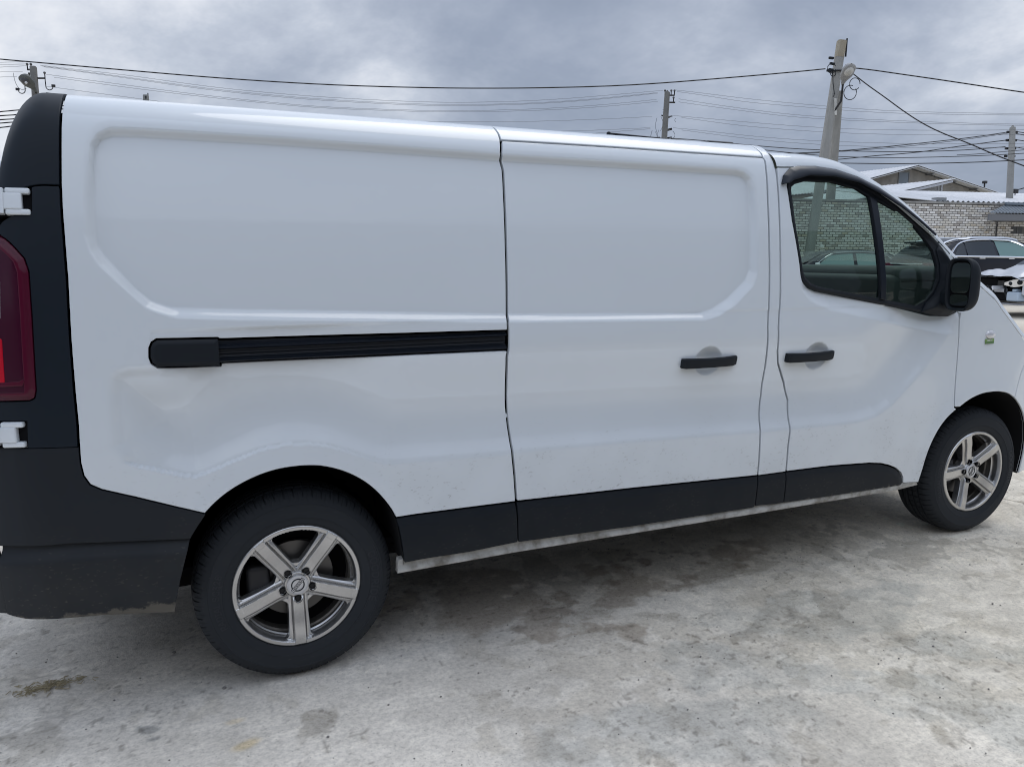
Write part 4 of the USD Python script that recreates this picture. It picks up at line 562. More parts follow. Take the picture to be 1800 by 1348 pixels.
def rim_face(rot):
    ang = [math.radians(rot + 72 * k) for k in range(5)]
    sp = []
    for a in ang:
        d, nn = np.array([math.cos(a), math.sin(a)]), np.array([-math.sin(a), math.cos(a)])
        sp.append(Polygon([d * .05 + nn * .033, d * .10 + nn * .0315, d * .215 + nn * .0365, d * .215 - nn * .0365, d * .10 - nn * .0315, d * .05 - nn * .033]))
    ring = shapely.Point(0, 0).buffer(.1995, 48).difference(shapely.Point(0, 0).buffer(.074, 48)).difference(unary(sp))
    ring = ring.buffer(-.014).buffer(.014)
    disc = shapely.Point(0, 0).buffer(RL, 64).difference(ring)
    for a in ang:
        disc = disc.difference(shapely.Point(.0535 * math.cos(a), .0535 * math.sin(a)).buffer(.0125, 12))
        b = a + PI / 5; disc = disc.difference(shapely.Point(.061 * math.cos(b), .061 * math.sin(b)).buffer(.0036, 8))
    def f(S):
        r = np.hypot(S[:, 0], S[:, 1]); t = np.full(len(S), 9.); al = np.zeros(len(S))
        for a in ang:
            along = S[:, 0] * math.cos(a) + S[:, 1] * math.sin(a); c = abs(-S[:, 0] * math.sin(a) + S[:, 1] * math.cos(a))
            k = (along > 0) & (c < t); t[k] = c[k]; al[k] = along[k]
        dish = -.020 + .018 * smin(r, .06, .19)
        ridge = (1 - smin(t, .0155 + .003 * r / .2, .0195 + .003 * r / .2)); ledge = (1 - .75 * smin(t, .0255, .037)) - .75 * (1 - smin(abs(t - .0215), 0, .0035))
        spk = dish - .013 + .0065 * ledge + .0095 * ridge * smin(r, .045, .062)
        lip = np.where(r < .2015, -.004 - .016 * smin(.2015 - r, 0, .006), 0.0) - .009 * smin(r, .2135, .2225)
        inlip = smin(r, .1945, .2015)
        h_ = np.where(r > .193, np.maximum(lip * inlip + spk * (1 - inlip), np.where((t < .03) & (r < .2125), spk + .001, -1)), spk)
        hub = smin(.047 - r, 0, .004); h_ = h_ * (1 - hub) + (-.0195) * hub
        return np.stack([S[:, 0], -h_, S[:, 1]], -1)
    v, fc = panel(disc, f, h=.0022, skirt=.032, rnd=.0022, deep=(0, 1, 0))
    return v, fc
def wheel(x, rot, emb, y=-.9185, zc=.3385, R=None, detail=True):
    RR = np.eye(3) if R is None else R; loc = (x, y, zc)
    T_ = lambda m: move(m, loc, RR)
    face = T_(rim_face(rot))
    bar = lathe([(.2215, -.010), (.2180, -.026), (.2010, -.030), (.1975, -.060), (.1960, -.075), (.1900, -.080), (.1890, -.180), (.205, -.195)], 96)
    wh = obj('wheel', face, ALLOY, van, smooth=28)
    obj('rim_barrel', T_(bar), ALLOYD, wh, smooth=40); obj('tyre', T_(TYM), TYRE, wh, smooth=40)
    obj('brake_disc', T_(lathe([(.02, -.06), (.068, -.062), (.072, -.086), (.135, -.088), (.137, -.108), (.07, -.108)], 64)), STEEL, wh, smooth=30)
    obj('rim_ring', T_(lathe([(.189, -.045), (.193, -.040), (.1975, -.045)], 96)), ALLOY, wh)
    obj('brake_caliper', T_(rbox(-.165, -.085, .05, .13, -.07, .075, .02)), STEELD, wh)
    obj('wheel_back', T_(lathe([(.001, -.115), (.19, -.118)], 48)), GAP, wh)
    for k in range(5):
        a = math.radians(rot + 72 * k); nx, nz = .0535 * math.cos(a), .0535 * math.sin(a)
        nut = trimesh.creation.cylinder(.0098, .016, sections=6); nut.apply_transform(trimesh.transformations.rotation_matrix(PI / 2, [1, 0, 0])); nut.apply_translation([nx, .033, nz])
        hole = trimesh.creation.cylinder(.0052, .004, sections=16); hole.apply_transform(trimesh.transformations.rotation_matrix(PI / 2, [1, 0, 0])); hole.apply_translation([nx, .0236, nz])
        nn_ = obj('lug_nut', T_(nut), STEELD, wh)
        pk = lathe([(.0130, -.012), (.0128, -.045), (.001, -.046)], 24); obj('nut_pocket', T_(move(pk, (nx, 0, nz))), GAP, wh)
    cap = lathe([(.0375, -.030), (.0375, -.0165), (.0362, -.0145), (.0335, -.0138), (.0328, -.0146), (.0320, -.0138), (.018, -.0125), (.0005, -.0122)], 64)
    hc = obj('hub_cap', T_(cap), CAPSIL, wh, smooth=30)
    eb = math.radians(emb); ec, es = math.cos(eb), math.sin(eb); E3 = np.array([[ec, 0, -es], [0, 1, 0], [es, 0, ec]])
    ringp = shapely.Point(0, 0).buffer(.0232, 32).difference(shapely.Point(0, 0).buffer(.0192, 32)); barp = sbox(-.0285, -.0062, .0285, .0062)
    sil_bar = barp.buffer(-.0014)
    def ext(pg, w0, th2):
        out = []
        for g in getattr(pg, 'geoms', [pg]):
            m = trimesh.creation.extrude_polygon(g, th2, engine='earcut'); v = np.array(m.vertices); out.append((np.stack([v[:, 0], -(w0 + v[:, 2]), v[:, 1]], -1) @ E3.T, np.array(m.faces)[:, ::-1]))
        return cat(out)
    obj('emblem_ring', T_(ext(unary([ringp.difference(barp), barp.difference(sil_bar)]), -.0130, .0018)), GLOSSB, wh)
    obj('emblem_bar', T_(ext(sil_bar, -.0130, .0014)), CAPSIL, wh)
    tx = tm(meshkit.text_mesh('NISSAN', .0066, .0008, True)); v = np.array(tx.vertices); v[:, 0] -= v[:, 0].max() / 2; v[:, 1] -= .0033; v[:, 0] *= 1.55 * .0165 / max(v[:, 0].max(), 1e-6) / 1.05
    obj('emblem_lettering', T_((np.stack([v[:, 0], -(-.0118 + v[:, 2]), v[:, 1]], -1) @ E3.T, np.array(tx.faces)[:, ::-1])), GLOSSB, wh)
    if detail:
        sw_ = lambda r: np.interp(r, [.2530, .265, .280, .292], [.0085, .0095, .0085, .0065])
        obj('tyre_lettering', [T_(arc_text('GOODRIDE', .2565, .026, 20, sw_)), T_(arc_text('RADIAL SC328', .2580, .020, 204, sw_))], TYREL, wh)
        rg = lambda a0, a1, r: tube(np.array([[r * math.cos(t), -(float(sw_(r)) + .0003), r * math.sin(t)] for t in np.radians(np.linspace(a0, a1, 40))]), .0009, 5)
        obj('lettering_outline', [T_(rg(23, -44, .2545)), T_(rg(23, -44, .2875))], TYREL, wh)
    return wh
wheel(0.0, -90, 47)
st_ = trimesh.transformations.rotation_matrix(math.radians(-2.0), [0, 0, 1])[:3, :3]
wheel(3.498, 180, 62, y=-.906, R=st_)
for x in (0.0, 3.498):
    ow = obj('far_wheel', move(cat([(TYM[0] * MIR, TYM[1][:, ::-1]), lathe([(.001, .03), (.22, .0)], 48)]), (x, .91, .3385)), TYRE, van, smooth=40)
# ---------------------------------------------------------------- ground: one concrete sheet, rising gently behind the van
def gz(x, y): return .016 * np.clip(np.asarray(y, float) - 2.5, 0, 26)
def axis(dense, step, outer):
    a, b = dense; core = np.arange(a, b + 1e-6, step); lo, hi = [a], [b]; d = step
    while lo[-1] > -outer: d *= 1.22; lo.append(lo[-1] - d)
    d = step
    while hi[-1] < outer: d *= 1.22; hi.append(hi[-1] + d)
    return np.concatenate([lo[:0:-1], core, hi[1:]])
gxs, gys = axis((-1.3, 4.9), .0085, 600), axis((-2.6, .3), .0085, 600)
GX, GY = np.meshgrid(gxs, gys, indexing='ij'); shp = GX.shape; p2 = np.stack([GX, GY], -1).reshape(-1, 2)
def fb(q, sc, o=5, seed=0, st=(1, 1)): return meshkit.fbm(np.concatenate([q * np.array(st) * sc, np.zeros((len(q), 1)) + seed * 7.3], 1), o, seed)
wx, wy = fb(p2, 2.2, 5, 11) - .5, fb(p2, 2.2, 5, 12) - .5
fx, fy = fb(p2, 9, 4, 13) - .5, fb(p2, 9, 4, 14) - .5
f3x, f3y = fb(p2, 24, 3, 15) - .5, fb(p2, 24, 3, 16) - .5
wp = p2 + np.stack([wx * .55 + fx * .22 + f3x * .08, wy * .55 + fy * .18 + f3y * .06], -1)
def blob(cx, cy, rx, ry, rot=0.0, soft=.16, q=wp):
    c, s = math.cos(rot), math.sin(rot); dx, dy = q[:, 0] - cx, q[:, 1] - cy; u_, v_ = (dx * c + dy * s) / rx, (-dx * s + dy * c) / ry
    return 1 - sstep((np.hypot(u_, v_) - 1 + soft) / (2 * soft))
lg = fb(p2, .9, 4, 21); md = fb(p2, 3.4, 5, 22); fi = fb(p2, 13, 5, 23); fi2 = fb(p2, 30, 3, 25)
base = np.array([.665, .617, .545]); col = np.ones((len(p2), 3)) * base
right = sstep((p2[:, 0] + p2[:, 1] * .3 - .2) / 1.8)[:, None]
col *= 1 + right * np.array([.07, .05, -.01])                                   # drier, sandier concrete towards the front of the van
col *= (1 + (lg - .5)[:, None] * .46 + (md - .5)[:, None] * .36 + (fi - .5)[:, None] * .22 + (fi2 - .5)[:, None] * .12)
def stain(m, mul, amount=1.0):
    global col
    col = col * (1 - m[:, None] * amount * (1 - np.array(mul)))
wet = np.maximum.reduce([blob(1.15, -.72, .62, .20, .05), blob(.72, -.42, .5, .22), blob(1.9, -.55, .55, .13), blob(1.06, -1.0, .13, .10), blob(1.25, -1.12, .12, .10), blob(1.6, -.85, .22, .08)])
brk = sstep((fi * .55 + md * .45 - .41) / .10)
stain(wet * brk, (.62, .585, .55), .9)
grey = np.maximum.reduce([blob(1.95, -1.28, .40, .17, -.35), blob(2.35, -1.22, .35, .10, -.2), blob(1.5, -1.55, .34, .16, -.75), blob(1.85, -1.95, .55, .13, -.85), blob(2.25, -1.75, .28, .10, -.6), blob(.95, -1.75, .5, .22, -.3), blob(2.6, -1.9, .5, .06, -.5)])
stain(grey * (.55 + .45 * sstep((fi - .40) / .16)), (.77, .795, .815), .9)
stain(blob(-.49, -1.03, .050, .030, 0, .12, p2 + np.stack([fx, fy], -1) * .10), (.58, .60, .62)); stain(blob(-.475, -1.10, .018, .012, 0, .3, p2 + np.stack([fx, fy], -1) * .06), (.6, .62, .64)); stain(blob(-.455, -.965, .014, .010, 0, .3), (.62, .64, .66))
stain(blob(-.22, -1.235, .040, .020, .3, .5, p2 + np.stack([fx, fy], -1) * .04), (1.0, .86, .58), .75); stain(blob(-.235, -1.09, .03, .012, 0, .5, p2 + np.stack([fx, fy], -1) * .04), (1.0, .90, .70), .6)
stain(blob(-.20, -.80, .28, .10), (.82, .83, .84), .6)
spots = sstep((fb(p2, 5.0, 5, 31) - .60) / .025) * sstep((fb(p2, 1.1, 2, 32) - .42) / .1); stain(spots, (.66, .65, .63), .75)
peel = sstep((fb(p2, 1.7, 6, 61) * .6 + fi * .4 - .50) / .035); stain(peel, (.885, .885, .885), .9)
peel2 = sstep((fb(p2, 3.1, 6, 62) * .55 + fb(p2, 17, 4, 63) * .45 - .545) / .03); stain(peel2, (.86, .85, .83), .8)
pale = sstep((fb(p2, 4.2, 6, 41) - .575) / .05); col *= 1 + pale[:, None] * .08
el = p2 * np.array([.55, 1.0])
flk = fb(el, 15, 5, 71); flm = sstep((fb(p2, 1.5, 4, 72) - .47) / .10)
stain(sstep((flk - .545) / .02) * flm, (.87, .865, .855), .9); flk2 = fb(el, 21, 4, 73); fl2 = sstep((flk2 - .56) / .02) * (1 - flm); col *= 1 + fl2[:, None] * np.array([.10, .10, .095])
sp = fb(el, 6.5, 5, 74); spm = sstep((fb(p2, 1.25, 3, 75) - .54) / .06); stain((1 - sstep(abs(sp - .52) / .010)) * spm, (.60, .59, .575), .75); stain(sstep((sp - .52) / .012) * spm, (.90, .895, .885), .8)
pit = sstep((fb(p2, 46, 2, 76) - .70) / .05) * sstep((fb(p2, 2.3, 3, 77) - .44) / .12); stain(pit, (.55, .54, .53), .8)
crk = abs(fb(p2, 1.3, 5, 51) - .5); stain((1 - sstep(crk / .0045)) * sstep((lg - .5) / .05), (.62, .61, .6), .6)
J0, J1 = np.array(D['joint'][0][:2]), np.array(D['joint'][1][:2])
jd = np.array([.36, -1.0]); jd /= np.linalg.norm(jd); jn = np.array([-jd[1], jd[0]]); jdist = abs((p2 - np.array([4.30, -.72]) + np.stack([fx, fy], -1) * .03) @ jn)
jm = 1 - sstep((jdist - .004) / .010); stain(jm, (.40, .38, .36))
zz = gz(p2[:, 0], p2[:, 1]) - jm * .006 + np.where((abs(p2[:, 0]) < 7) & (abs(p2[:, 1]) < 4), (fi - .5) * .0035 + (md - .5) * .004 - .0015, 0)
v, f = grid(np.concatenate([p2, zz[:, None]], 1).reshape(*shp, 3), False)
CONC = mat('concrete', {'a': ('attribute', {'attribute': 'stain'}), 'g': ('geometry', {}), 'n': ('noise_texture', {'scale': 60.0, 'detail': 6.0, 'roughness': .7}), 'n2': ('noise_texture', {'scale': 260.0, 'detail': 3.0, 'roughness': .6}),
    'r': ('rgb_ramp', {'ramp': [(.28, (.70, .70, .70)), (.5, (.98, .98, .98)), (.72, (1.16, 1.16, 1.15))]}), 'r2': ('rgb_ramp', {'ramp': [(.30, (.72, .71, .70)), (.42, (1, 1, 1)), (.64, (1, 1, 1)), (.74, (1.25, 1.25, 1.22))]}),
    'm': ('mix', {'mix_type': 'multiply', 'fac': 1.0}), 'm2': ('mix', {'mix_type': 'multiply', 'fac': 1.0}),
    'b': ('bump', {'strength': .5, 'distance': .004}), 'b2': ('bump', {'strength': .45, 'distance': .002}),
    'v': ('voronoi_texture', {'scale': 52.0}), 'vr': ('map_range', {'from_min': .06, 'from_max': .13, 'to_min': .42, 'to_max': 1.0, 'clamp': True}), 'm3': ('mix', {'mix_type': 'multiply', 'fac': .8}),
    'p': ('principled_bsdf', {'roughness': .82, 'specular_ior_level': .3})},
    [('g.position', 'n.vector'), ('g.position', 'n2.vector'), ('g.position', 'v.vector'), ('v.distance', 'vr.value'), ('n.fac', 'r.fac'), ('n2.fac', 'r2.fac'), ('a.color', 'm.color1'), ('r.color', 'm.color2'), ('m.color', 'm2.color1'), ('r2.color', 'm2.color2'),
     ('m2.color', 'm3.color1'), ('vr.result', 'm3.color2'), ('m3.color', 'p.base_color'), ('n.fac', 'b.height'), ('n2.fac', 'b2.height'), ('b.normal', 'b2.normal'), ('b2.normal', 'p.normal')])
gm = usdkit.mesh(stage, '/World/ground', (v, f), CONC, smooth=True)
UsdGeom.PrimvarsAPI(gm).CreatePrimvar('stain', Sdf.ValueTypeNames.Color3fArray, 'vertex').Set(Vt.Vec3fArray.FromNumpy(np.clip(col, .02, .86).astype(np.float32)))
tag(gm.GetPrim(), 'stained pale concrete yard', 'ground', kind='structure')
# straw litter and pebbles on the concrete
rng = np.random.default_rng(5)
ms = []
for k in range(170):
    x, y = -.82 + rng.normal() * .055, -.625 + rng.normal() * .020; a = rng.uniform(0, PI); L = rng.uniform(.006, .016)
    ms.append(move(bx(-L, L, -.0009, .0009, 0, .0016), (x, y, rng.uniform(0.001, .004)), trimesh.transformations.rotation_matrix(a, [0, 0, 1])[:3, :3]))
so = obj('straw_litter', ms, plain('straw', (.30, .25, .15), .9)); tag(so, 'small scatter of pale straw on the concrete behind the rear wheel', 'litter', kind='stuff')
ms = []
for k in range(520):
    x, y = rng.uniform(-1.6, 5.2), rng.uniform(-2.9, .1); r = rng.uniform(.0015, .0042) * (2 if rng.random() < .04 else 1)
    m = trimesh.creation.icosphere(0, r); m.apply_scale([1, rng.uniform(.6, 1), .6]); ms.append(move(m, (x, y, r * .3)))
gr_ = obj('grit', ms, plain('grit_grey', (.19, .18, .165), .9)); tag(gr_, 'fine grit scattered over the concrete', 'grit', kind='stuff')
# ---------------------------------------------------------------- brick wall
WP, WD = np.array(D['wall'][0]), np.array(D['wall'][1]); WN = np.array([WD[1], -WD[0], 0.])          # WN faces the yard
def wl(a, z, out=0.0): return np.array([WP[0], WP[1], 0]) + WD * a + WN * out + np.array([0, 0, z])
WR = np.stack([WD, WN * -1, [0, 0, 1.]], 1)               # local x along the wall, y into it
def wmove(m): return move(m, (WP[0], WP[1], 0), WR)
wall = thing('brick_wall', 'tall whitish brick yard wall with dark joints, behind the parked cars', 'wall')
MORT = plain('dark_mortar', (.15, .142, .135), .95)
bricks = [plain(f'brick_{n}', c, .9) for n, c in (('pale', (.66, .64, .60)), ('cream', (.60, .565, .50)), ('grey', (.56, .54, .51)), ('stained', (.40, .37, .335)), ('white', (.74, .72, .69)), ('sandy', (.55, .49, .40)))]
TOPZ = 3.42
obj('wall_core', wmove(bx(-14, 14, .012, .38, 0, TOPZ)), MORT, wall)
PXL, PZL = .26, .0885
cand = []
for r in range(int((TOPZ - .2) / PZL)):
    z = TOPZ - .012 - (r + 1) * PZL
    for k in range(-54, 54):
        a = k * PXL + (.13 if r % 2 else 0) + rng.normal() * .003
        if 5.42 > a > 4.80 and 2.32 < z + .04 < 2.60: continue
        stn = meshkit.fbm(np.array([[a * .9, r * .35, 3.]]), 3, 5)[0]
        t = rng.random(); prob = (.55 if r < 2 else .28 if r < 5 else .07) * (2 * stn)
        mi = 3 if rng.random() < prob * .7 else (0 if t < .48 else 1 if t < .70 else 2 if t < .77 else 4 if t < .95 else 5)
        seen = -.45 < a < 5.6 and z > 1.72
        cand.append((0 if seen else 1, r, a, z, mi))
cand.sort(key=lambda c: (c[0], c[1]))
far_m = {}
for i, (s_, r, a, z, mi) in enumerate(cand):
    d = rng.uniform(-.004, .003); w_ = .246 + rng.normal() * .002
    m = bx(a + .012, a + w_ - .008, d, .06, z + .007, z + PZL - .015)
    if i < 300: obj('brick', wmove(m), bricks[mi], wall, smooth=False)
    else: far_m.setdefault(mi, []).append(m)
for mi, l in far_m.items(): obj('brickwork', wmove(cat(l)), bricks[mi], wall, smooth=False, kind='stuff')
obj('coping', wmove(bx(-14, 4.35, -.03, .42, TOPZ + .004, TOPZ + .075)), worn('coping_grey', (.22, .215, .205), (.32, .31, .29), 6, (.9, .95)), wall)
vt = obj('vent_opening', wmove(bx(4.86, 5.36, .004, .10, 2.35, 2.595)), plain('vent_dark', (.06, .062, .066), .6), wall)
obj('vent_bar', wmove(bx(5.10, 5.125, -.012, .003, 2.35, 2.595)), plain('vent_grey', (.13, .13, .13), .6), vt)
for a, b, c_, d_ in ((4.84, 5.38, 2.597, 2.612), (4.84, 5.38, 2.333, 2.348)): obj('vent_frame', wmove(bx(a, b, -.015, .01, c_, d_)), '/World/Looks/vent_grey', vt)
obj('wall_cap_sheet', wmove(bx(4.36, 13, -.10, .46, TOPZ + .005, TOPZ + .10)), plain('sheet_blue_grey', (.16, .19, .22), .5, metal=.2), wall)
pp = thing('drain_pipe', 'thin dark pipe running down the brick wall under the canopy', 'pipe')
obj('pipe', tube([wl(4.08, 2.84, .03), wl(4.09, .45, .03)], .022, 8), plain('pipe_brown', (.05, .045, .045), .6), pp); obj('bracket', wmove(bx(4.05, 4.12, -.055, 0, 1.95, 1.98)), '/World/Looks/pipe_brown', pp)
# canopy on the wall
def prism(a, b):
    n = len(a); v = np.vstack([a, b]); f = []
    for k in range(1, n - 1): f += [[0, k, k + 1], [n, n + k + 1, n + k]]
    for k in range(n): q = (k + 1) % n; f += [[k, n + k, n + q], [k, n + q, q]]
    m = trimesh.Trimesh(v, np.array(f), process=False); m.fix_normals(); return np.array(m.vertices), np.array(m.faces)
def corr(P0, ex, ey, L, W, pitch, amp, th=.004):
    """corrugated sheet: ridges run along ey, repeated along ex."""
    n = int(L / pitch * 8) + 1; s = np.linspace(0, L, n); prof = amp * np.clip(1.6 * np.sin(2 * PI * s / pitch), -1, 1)
    nz = np.cross(ex, ey); nz /= np.linalg.norm(nz); nz *= np.sign(nz[2])
    rows = [np.asarray(P0) + s[:, None] * ex + ey * w_ + nz * prof[:, None] for w_ in (0, W)]
    G = np.stack(rows, 1); return grid(G), grid(G - nz * th, True)
cn = thing('canopy', 'dark grey corrugated lean-to canopy with deep fascia on the brick wall', 'canopy')
CANG = plain('canopy_sheet', (.15, .175, .20), .45, metal=.3); FASC = plain('fascia_grey', (.13, .135, .145), .6)
PR = .85
ey_ = wl(4.36, 3.41, .02) - wl(2.77, 3.065, PR); eyl = np.linalg.norm(ey_); ey_ /= eyl
g_a, g_b = corr(wl(2.77, 3.065, PR), WD, ey_, 8.4, eyl, .155, .016)
obj('corrugated_sheet', [g_a, g_b], CANG, cn, smooth=40)
def plan(pts, z0, z1):
    return prism(np.array([wl(a, z0, o) for a, o in pts]), np.array([wl(a, z1, o) for a, o in pts]))
obj('fascia', plan([(2.80, .83), (11.0, .83), (11.0, .79), (2.80, .79)], 2.785, 3.03), FASC, cn)
obj('side_fascia', plan([(2.80, .785), (2.84, .785), (4.30, .004), (4.24, .004)], 2.785, 3.03), FASC, cn)
obj('soffit', plan([(2.87, .785), (11.0, .785), (11.0, .004), (4.33, .004)], 2.80, 2.82), FASC, cn)
ob = thing('slack_cord', 'pale cord slanting down the bricks from the canopy corner', 'cord'); obj('cord', tube([wl(3.85, 2.78, .06), wl(3.62, 2.56, .05), wl(3.30, 2.2, .04), wl(3.1, 1.95, .03)], .010, 6), plain('cord_white', (.45, .44, .42), .7), ob)
# ---------------------------------------------------------------- buildings behind the wall
ROOFW = worn('white_roof_sheet', (.62, .63, .65), (.52, .53, .55), 2.0, (.4, .55)); PLASTER = worn('grey_plaster', (.245, .232, .212), (.175, .165, .15), 1.6, (.9, .95), detail=8, lo=.38, hi=.66)
EX, EY, EZ = np.eye(3)
# low workshop with the long corrugated roof
lw = thing('low_workshop', 'low building with a long bright corrugated roof just over the brick wall', 'building')
r0 = wl(1.25, TOPZ + .085, -.10) + np.array([0, 0, .02]); rs = np.array([*(-WN[:2] * 7.2), 1.05]); rl_ = rs / np.linalg.norm(rs)
a_, b_ = corr(r0, WD, rl_, 16, np.linalg.norm(rs), .24, .028); obj('roof_sheet', [a_, b_], ROOFW, lw, smooth=40)
obj('wall', wmove(bx(1.4, 17, .50, 7.4, 0, TOPZ + .06)), PLASTER, lw); obj('eave_board', wmove(bx(1.3, 17, .43, .49, TOPZ - .25, TOPZ + .045)), plain('eave_dark', (.05, .05, .055), .8), lw)
tb = obj('gutter_box', wmove(bx(1.32, 1.75, .12, .40, TOPZ + .08, TOPZ + .24)), plain('box_grey', (.20, .21, .22), .5), lw)
# white shed with single-pitch roof
S_ = D['shed']; shd = thing('white_shed', 'cream walled shed with a single-pitch white roof above the brick wall', 'shed')
xl, xr, ys_ = 29.2, S_['tr'][0], 23.5; zr_, zl_ = S_['tr'][2] - .10, S_['tl'][2] - .10 - (S_['tl'][0] - 29.2) * (S_['tr'][2] - S_['tl'][2]) / (S_['tr'][0] - S_['tl'][0])
wv = np.array([[xl, ys_, 0], [xr - .12, ys_, 0], [xr - .12, ys_, zr_], [xl, ys_, zl_]]); wv2 = wv + [0, 6, 0]
CREAM = worn('cream_panel', (.50, .485, .45), (.44, .425, .39), 1.2, (.6, .7))
obj('wall', prism(wv, wv2), CREAM, shd)
ex = np.array([xr + .10 - xl, 0, zr_ - zl_]); exl = np.linalg.norm(ex); ex /= exl
a_, b_ = corr(np.array([xl, ys_ - .35, zl_ + .09]), np.array([0, 1., 0]), ex, 6.9, exl + .25, .24, .026); obj('roof_sheet', [a_, b_], ROOFW, shd, smooth=40)
bd_ = np.array([[xl, ys_ - .33, zl_ - .06], [xr + .2, ys_ - .33, zr_ - .04], [xr + .2, ys_ - .33, zr_ + .06], [xl, ys_ - .33, zl_ + .05]]); obj('barge_board', prism(bd_, bd_ + [0, .04, 0]), plain('barge_grey', (.42, .42, .43), .5), shd)
obj('corner_trim', [bx(xr - .22, xr - .10, ys_ - .03, ys_ - .003, 0, zr_ - .03), bx(xr - .42, xr - .39, ys_ - .02, ys_ - .003, 0, zr_ - .08)], plain('trim_white', (.60, .60, .60), .5), shd)
# gabled house
gh = thing('gabled_house', 'grey plastered house with a small gable window and pale corrugated roof', 'building')
G_ = D['gable']; pk, gl_, gr2 = (np.array(G_[k]) for k in ('peak', 'l', 'r')); yg = 30.0
sl_l = (pk[2] - gl_[2]) / (pk[0] - gl_[0]); sl_r = (pk[2] - gr2[2]) / (gr2[0] - pk[0])
xa, xb = 33.5, gr2[0] + .3; za, zb_ = pk[2] - (pk[0] - xa) * sl_l, pk[2] - (xb - pk[0]) * sl_r
yw = yg + .55
gv = np.array([[xa + .5, yw, 0], [xb - .6, yw, 0], [xb - .6, yw, zb_ + .6 * sl_r - .16], [pk[0], yw, pk[2] - .16], [xa + .5, yw, za + .5 * sl_l - .16]])
obj('wall', prism(gv, gv + [0, 11, 0]), PLASTER, gh)
for (x0, z0, x1, z1) in ((pk[0], pk[2], xa, za), (pk[0], pk[2], xb, zb_)):
    ey = np.array([x1 - x0, 0, z1 - z0]); Ly = np.linalg.norm(ey); ey /= Ly
    a_, b_ = corr(np.array([x0, yg, z0 + .0]), np.array([0, 1., 0]), ey, 12, Ly, .24, .028); obj('roof_sheet', [a_, b_], ROOFW, gh, smooth=40)
    sf_ = np.array([[x0, yg + .02, z0 - .06], [x1, yg + .02, z1 - .06], [x1, yg + .02, z1 - .10], [x0, yg + .02, z0 - .10]]); obj('soffit', prism(sf_, sf_ + [0, .52, 0]), plain('soffit_pale', (.50, .51, .52), .7), gh)
for q in (.18, .45, .72):
    x = pk[0] + (xb - pk[0]) * q; z = pk[2] - (x - pk[0]) * sl_r - .11; obj('rafter', bx(x, x + .10, yg + .03, yg + .54, z - .14, z - .05), plain('rafter_grey', (.12, .12, .12), .8), gh)
wz = G_['win']; wx0, wx1, wz0, wz1 = wz[0][0] + .03, wz[1][0] + .02, wz[3][2] + .02, wz[0][2] - .02
wd = obj('window', [bx(wx0 - .06, wx1 + .06, yw - .04, yw - .003, wz0 - .06, wz0), bx(wx0 - .06, wx1 + .06, yw - .04, yw - .003, wz1, wz1 + .06), bx(wx0 - .06, wx0, yw - .04, yw - .003, wz0, wz1), bx(wx1, wx1 + .06, yw - .04, yw - .003, wz0, wz1)], plain('window_frame_grey', (.16, .165, .17), .6), gh)
obj('pane', bx(wx0, wx1, yw - .02, yw - .004, wz0, wz1), plain('far_pane', (.10, .125, .15), .15, coat=.5), wd)
ms_ = thing('roof_mast', 'tiny dark mast rising behind the gabled house roof', 'mast'); m0, m1 = (np.array(p) for p in D['mast']); obj('mast_pole', tube([m0 - [0, 0, 3.5], m1], .05, 6), STEELD, ms_); obj('mast_cap', move(rbox(-.12, .12, -.12, .12, -.08, .10, .03), m1), STEELD, ms_)
ft = thing('roof_light', 'small dark fitting on an arm over the low corrugated roof', 'lamp'); q0, q1 = (np.array(p) for p in D['fitting']); obj('arm', tube([q0 + [0, 0, -.7], q0, q1, q1 + [1.2, -.3, .0]], .03, 6), STEELD, ft); obj('head', move(rbox(-.22, .10, -.1, .1, -.14, .06, .03), q0), STEELD, ft)
# ---------------------------------------------------------------- poles
CPOLE = worn('pole_concrete', (.30, .295, .275), (.22, .215, .20), 2.2, (.85, .95), stretch=(1, 1, .35), detail=7)
CPOLE2 = worn('old_pole_concrete', (.12, .118, .108), (.165, .16, .15), 2.0, (.85, .95), detail=7)
RUST = worn('rusty_cap', (.23, .19, .13), (.30, .27, .21), 3, (.9, .95), stretch=(1, 1, .3))
def prismpole(p0, p1, w0, w1, ridge=.3, yaw=.0):
    """an eight-cornered tapered concrete post."""
    p0, p1 = np.asarray(p0, float), np.asarray(p1, float); d = p1 - p0; d /= np.linalg.norm(d); a = np.cross(d, [math.sin(yaw), math.cos(yaw), 0]); a /= np.linalg.norm(a); b = np.cross(d, a); R_ = []
    for p, w in ((p0, w0), (p0 * .5 + p1 * .5, (w0 + w1) / 2), (p1, w1)):
        R_.append([p + w / 2 * (a * x + b * y) for x, y in ((-1, -.62), (-.62, -1), (.62, -1), (1, -.62), (1, .62), (.62, 1), (-.62, 1), (-1, .62))])
    G = np.array(R_); G = np.concatenate([G, G[:, :1]], 1); v, f = grid(G); n = len(v); v = np.vstack([v, G[-1, :-1].mean(0)]); k = np.arange(8); f = np.vstack([f, np.stack([np.full(8, n), 18 + k, 18 + k + 1], -1)])
    m = trimesh.Trimesh(v, f, process=False); return v, f
def ext_to_ground(p0, p1):
    p0, p1 = np.array(p0), np.array(p1); t = (p0[2] - float(gz(p0[0], p0[1]))) / (p1[2] - p0[2]); return p0 - (p1 - p0) * t, p1
